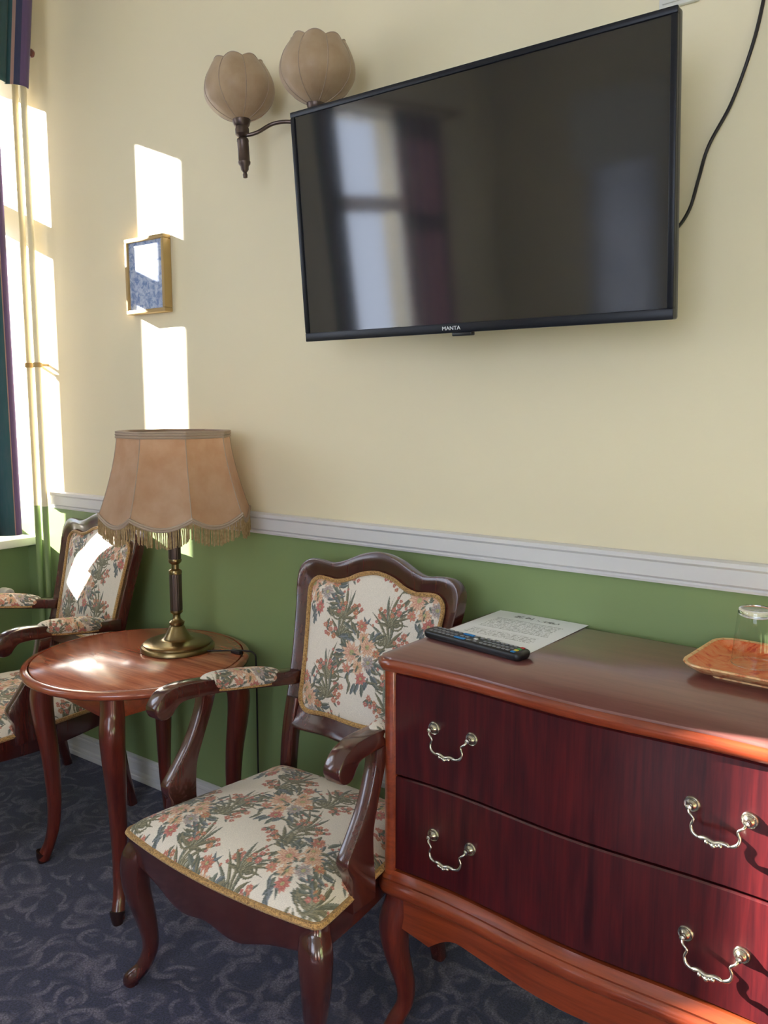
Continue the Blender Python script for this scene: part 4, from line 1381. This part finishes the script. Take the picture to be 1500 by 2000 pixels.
# ------------------------------------------------------------------ heating pipes in the corner
def pipe(x, y, r, label):
    p = thing('heating_pipe', label, 'pipe', (x, y, 0))
    mb = MB(); mb.tube([(0, 0, 0), (0, 0, 0.5), (0, 0, 1.045)], r, 14, up=(0, 1, 0)); mb.build('lower_pipe', M['green'], p)
    mb = MB(); mb.tube([(0, 0, 1.045), (0, 0, 2), (0, 0, ZC)], r, 14, up=(0, 1, 0)); mb.build('upper_pipe', M['cream'], p)
    mb = MB(); mb.tube([(0, 0, 1.60), (0, 0, 1.618)], r * 1.45, 14, up=(0, 1, 0)); mb.tube([(0, 0, 1.61), (0, -y, 1.61)], 0.006, 8, up=(0, 0, 1)); mb.build('pipe_clip', M['gold_frame'], p)
    return p
pipe(-3.120, -0.045, 0.012, 'left vertical heating pipe in the window corner')
pipe(-3.062, -0.045, 0.012, 'right vertical heating pipe in the window corner')

# radiator under the window, mostly outside the view
rd = thing('radiator', 'white radiator under the window sill, valve end showing at the left edge', 'radiator', (-3.195, -0.575, 0.030))
for k in range(7):
    mb = MB(); mb.box(-0.055, 0.055, -0.20 + k * 0.066, -0.20 + k * 0.066 + 0.056, 0.12, 0.70, 0.018, 3); mb.build('radiator_section', M['winwhite'], rd)
mb = MB(); mb.tube([(0, 0.25, 0.665), (0, 0.36, 0.665)], 0.014, 12, up=(0, 0, 1)); mb.build('valve_pipe', M['winwhite'], rd)
mb = MB(); mb.lathe([(0.014, 0.0), (0.024, 0.004), (0.026, 0.02), (0.026, 0.05), (0.022, 0.056), (0.012, 0.056), (0.011, 0.048), (0.0, 0.048)], 24, mat=Matrix.Translation((0.012, 0.395, 0.665)) @ Matrix.Rotation(PI / 2, 4, 'Y')); mb.build('valve_knob', M['plastic_w'], rd, 40)

# ------------------------------------------------------------------ curtains
def cloth_sheet(name, top, bot, folds, amp, mat, parent=None, across0=0.0, z_steps=14, n=140, gather=1.0, hem=None):
    """pleated sheet hanging between (x,y) lines; top/bot = ((x0,y0),(x1,y1),z)"""
    vs_ = []; fs_ = []; acr = []
    for j in range(z_steps + 1):
        t = j / z_steps
        for k in range(n + 1):
            u = k / n
            ph = u * folds * 2 * PI
            def line(L):
                (xa, ya), (xb, yb), z = L
                dx, dy = xb - xa, yb - ya
                l = math.hypot(dx, dy)
                nx, ny = -dy / l, dx / l
                a = amp * (math.sin(ph) + 0.25 * math.sin(2.3 * ph + 1))
                s_ = 0.35 * amp * math.sin(2 * ph)
                return Vector((xa + dx * u + nx * a + dx / l * s_, ya + dy * u + ny * a + dy / l * s_, z))
            p = line(top).lerp(line(bot), t)
            if hem is not None:
                p.z += hem(u) * t
            vs_.append(p); acr.append(across0 + u * math.hypot(bot[1][0] - bot[0][0], bot[1][1] - bot[0][1]) * gather)
    for j in range(z_steps):
        for k in range(n):
            fs_.append((j * (n + 1) + k, j * (n + 1) + k + 1, (j + 1) * (n + 1) + k + 1, (j + 1) * (n + 1) + k))
    o = link_mesh(name, vs_, fs_, mat, parent, None, 80)
    at = o.data.attributes.new('across', 'FLOAT', 'POINT')
    at.data.foreach_set('value', acr)
    md = o.modifiers.new('thickness', 'SOLIDIFY'); md.thickness = 0.003
    return o
c1 = thing('curtain', 'teal and plum striped curtain hanging at the left edge of the view', 'curtain', (0, 0, 0))
cloth_sheet('drape', ((-3.00, -0.190), (-3.00, -0.66), 2.72), ((-3.00, -0.190), (-3.00, -0.66), 0.955), 4.5, 0.020, M['stripes'], c1, 0.174, gather=2.0)
c2 = thing('curtain', 'teal and plum striped curtain beside the second window, seen only as a reflection', 'curtain', (0, 0, 0))
cloth_sheet('drape', ((-3.0, -2.22), (-3.0, -2.42), 2.72), ((-3.0, -2.22), (-3.0, -2.42), 0.97), 4, 0.022, M['stripes'], c2, 0.0, gather=2.0)
c3 = thing('curtain', 'teal and plum striped curtain beyond the third window, seen only as a reflection', 'curtain', (0, 0, 0))
cloth_sheet('drape', ((-3.0, -2.98), (-3.0, -3.52), 2.72), ((-3.0, -2.98), (-3.0, -3.52), 0.97), 4, 0.022, M['stripes'], c3, 0.1, gather=2.0)
c4 = thing('curtain', 'short white half curtain added across the lower second window to block sun', 'curtain', (0, 0, 0))  # added to keep the low sun off the armchair seat
cloth_sheet('drape', ((-3.36, -1.27), (-3.36, -2.13), 1.56), ((-3.36, -1.27), (-3.36, -2.13), 0.915), 12, 0.010, M['cafe'], c4, 0.0)
mb = MB(); mb.tube([(-3.365, -1.255, 1.555), (-3.365, -2.145, 1.555)], 0.005, 8, up=(0, 0, 1)); mb.build('rod', M['brass'], c4)
c5 = thing('curtain', 'white net curtain added to dim the narrow window behind the camera', 'curtain', (0, 0, 0))  # added to soften the window mirrored in the television
cloth_sheet('drape', ((-2.50, YR + 0.10), (-1.99, YR + 0.10), 2.82), ((-2.50, YR + 0.10), (-1.99, YR + 0.10), 1.20), 11, 0.012, M['net'], c5, 0.0)
cloth_sheet('added_pelmet', ((-2.58, YR + 0.15), (-1.90, YR + 0.15), 2.86), ((-2.58, YR + 0.15), (-1.90, YR + 0.15), 2.36), 6, 0.012, M['cafe'], c5, 0.0)  # added to cut off the top of the mirrored window
mb = MB(); mb.tube([(-2.60, YR + 0.10, 2.835), (-1.88, YR + 0.10, 2.835)], 0.008, 8, up=(0, 0, 1)); mb.build('rod', M['brass'], c5)
vl = thing('valance', 'plum and teal valance with hanging tail at the top left corner', 'valance', (0, 0, 0))
cloth_sheet('valance_cloth', ((-2.90, -0.080), (-2.90, -0.72), 3.05), ((-2.90, -0.128), (-2.90, -0.72), 2.585), 6.0, 0.018, M['stripes'], vl, 0.145, gather=1.9)
rod = thing('curtain_rod', 'wooden curtain rod end showing beside the valance', 'curtain rod', (-2.945, 0, 2.745))
mb = MB(); mb.tube([(0, -0.09, -0.012), (0, -2.0, -0.012), (0, -3.7, 0)], 0.012, 12, up=(0, 0, 1)); mb.build('rod', M['wood_y'], rod)
mb = MB(); mb.lathe([(0.0, 0.0), (0.016, 0.006), (0.020, 0.018), (0.014, 0.030), (0.012, 0.036)], 20, mat=Matrix.Translation((0, -0.066, -0.012)) @ Matrix.Scale(0.8, 4) @ Matrix.Rotation(PI / 2, 4, 'X')); mb.build('finial', M['wood_y'], rod, 40)
for yb in (-0.80, -2.05, -3.62):
    mb = MB(); mb.box(-0.335, 0.0, yb - 0.01, yb + 0.01, -0.03, -0.010, 0.003); mb.build('bracket', M['wood_y'], rod)

# ------------------------------------------------------------------ bed added out of view so its sunlit linen lights this end of the room
bed = thing('bed', 'bed with white linen, added outside the view to bounce sunlight', 'bed', (0.70, -2.05, 0))
mb = MB(); mb.box(-0.56, 0.56, -1.02, 1.02, 0.16, 0.34, 0.015); mb.build('bed_base', M['wood_x'], bed)
mb = MB(); mb.box(-0.56, 0.56, -1.06, -1.02, 0.0, 0.95, 0.012); mb.build('headboard', M['wood_z'], bed)
for sx in (-1, 1):
    for sy in (-1, 1):
        mb = MB(); mb.box(sx * 0.52 - 0.03, sx * 0.52 + 0.03, sy * 0.97 - 0.03, sy * 0.97 + 0.03, 0.0, 0.17, 0.004); mb.build('leg', M['wood_z'], bed)
mb = MB(); mb.box(-0.55, 0.55, -1.01, 1.01, 0.34, 0.52, 0.04, 4); mb.build('mattress', M['linen'], bed)
mb = MB(); mb.box(-0.57, 0.57, -0.55, 1.03, 0.47, 0.60, 0.05, 5); mb.build('duvet', M['linen'], bed)
mb = MB(); mb.box(-0.36, 0.36, -0.98, -0.60, 0.52, 0.64, 0.055, 5); mb.build('pillow', M['linen'], bed)
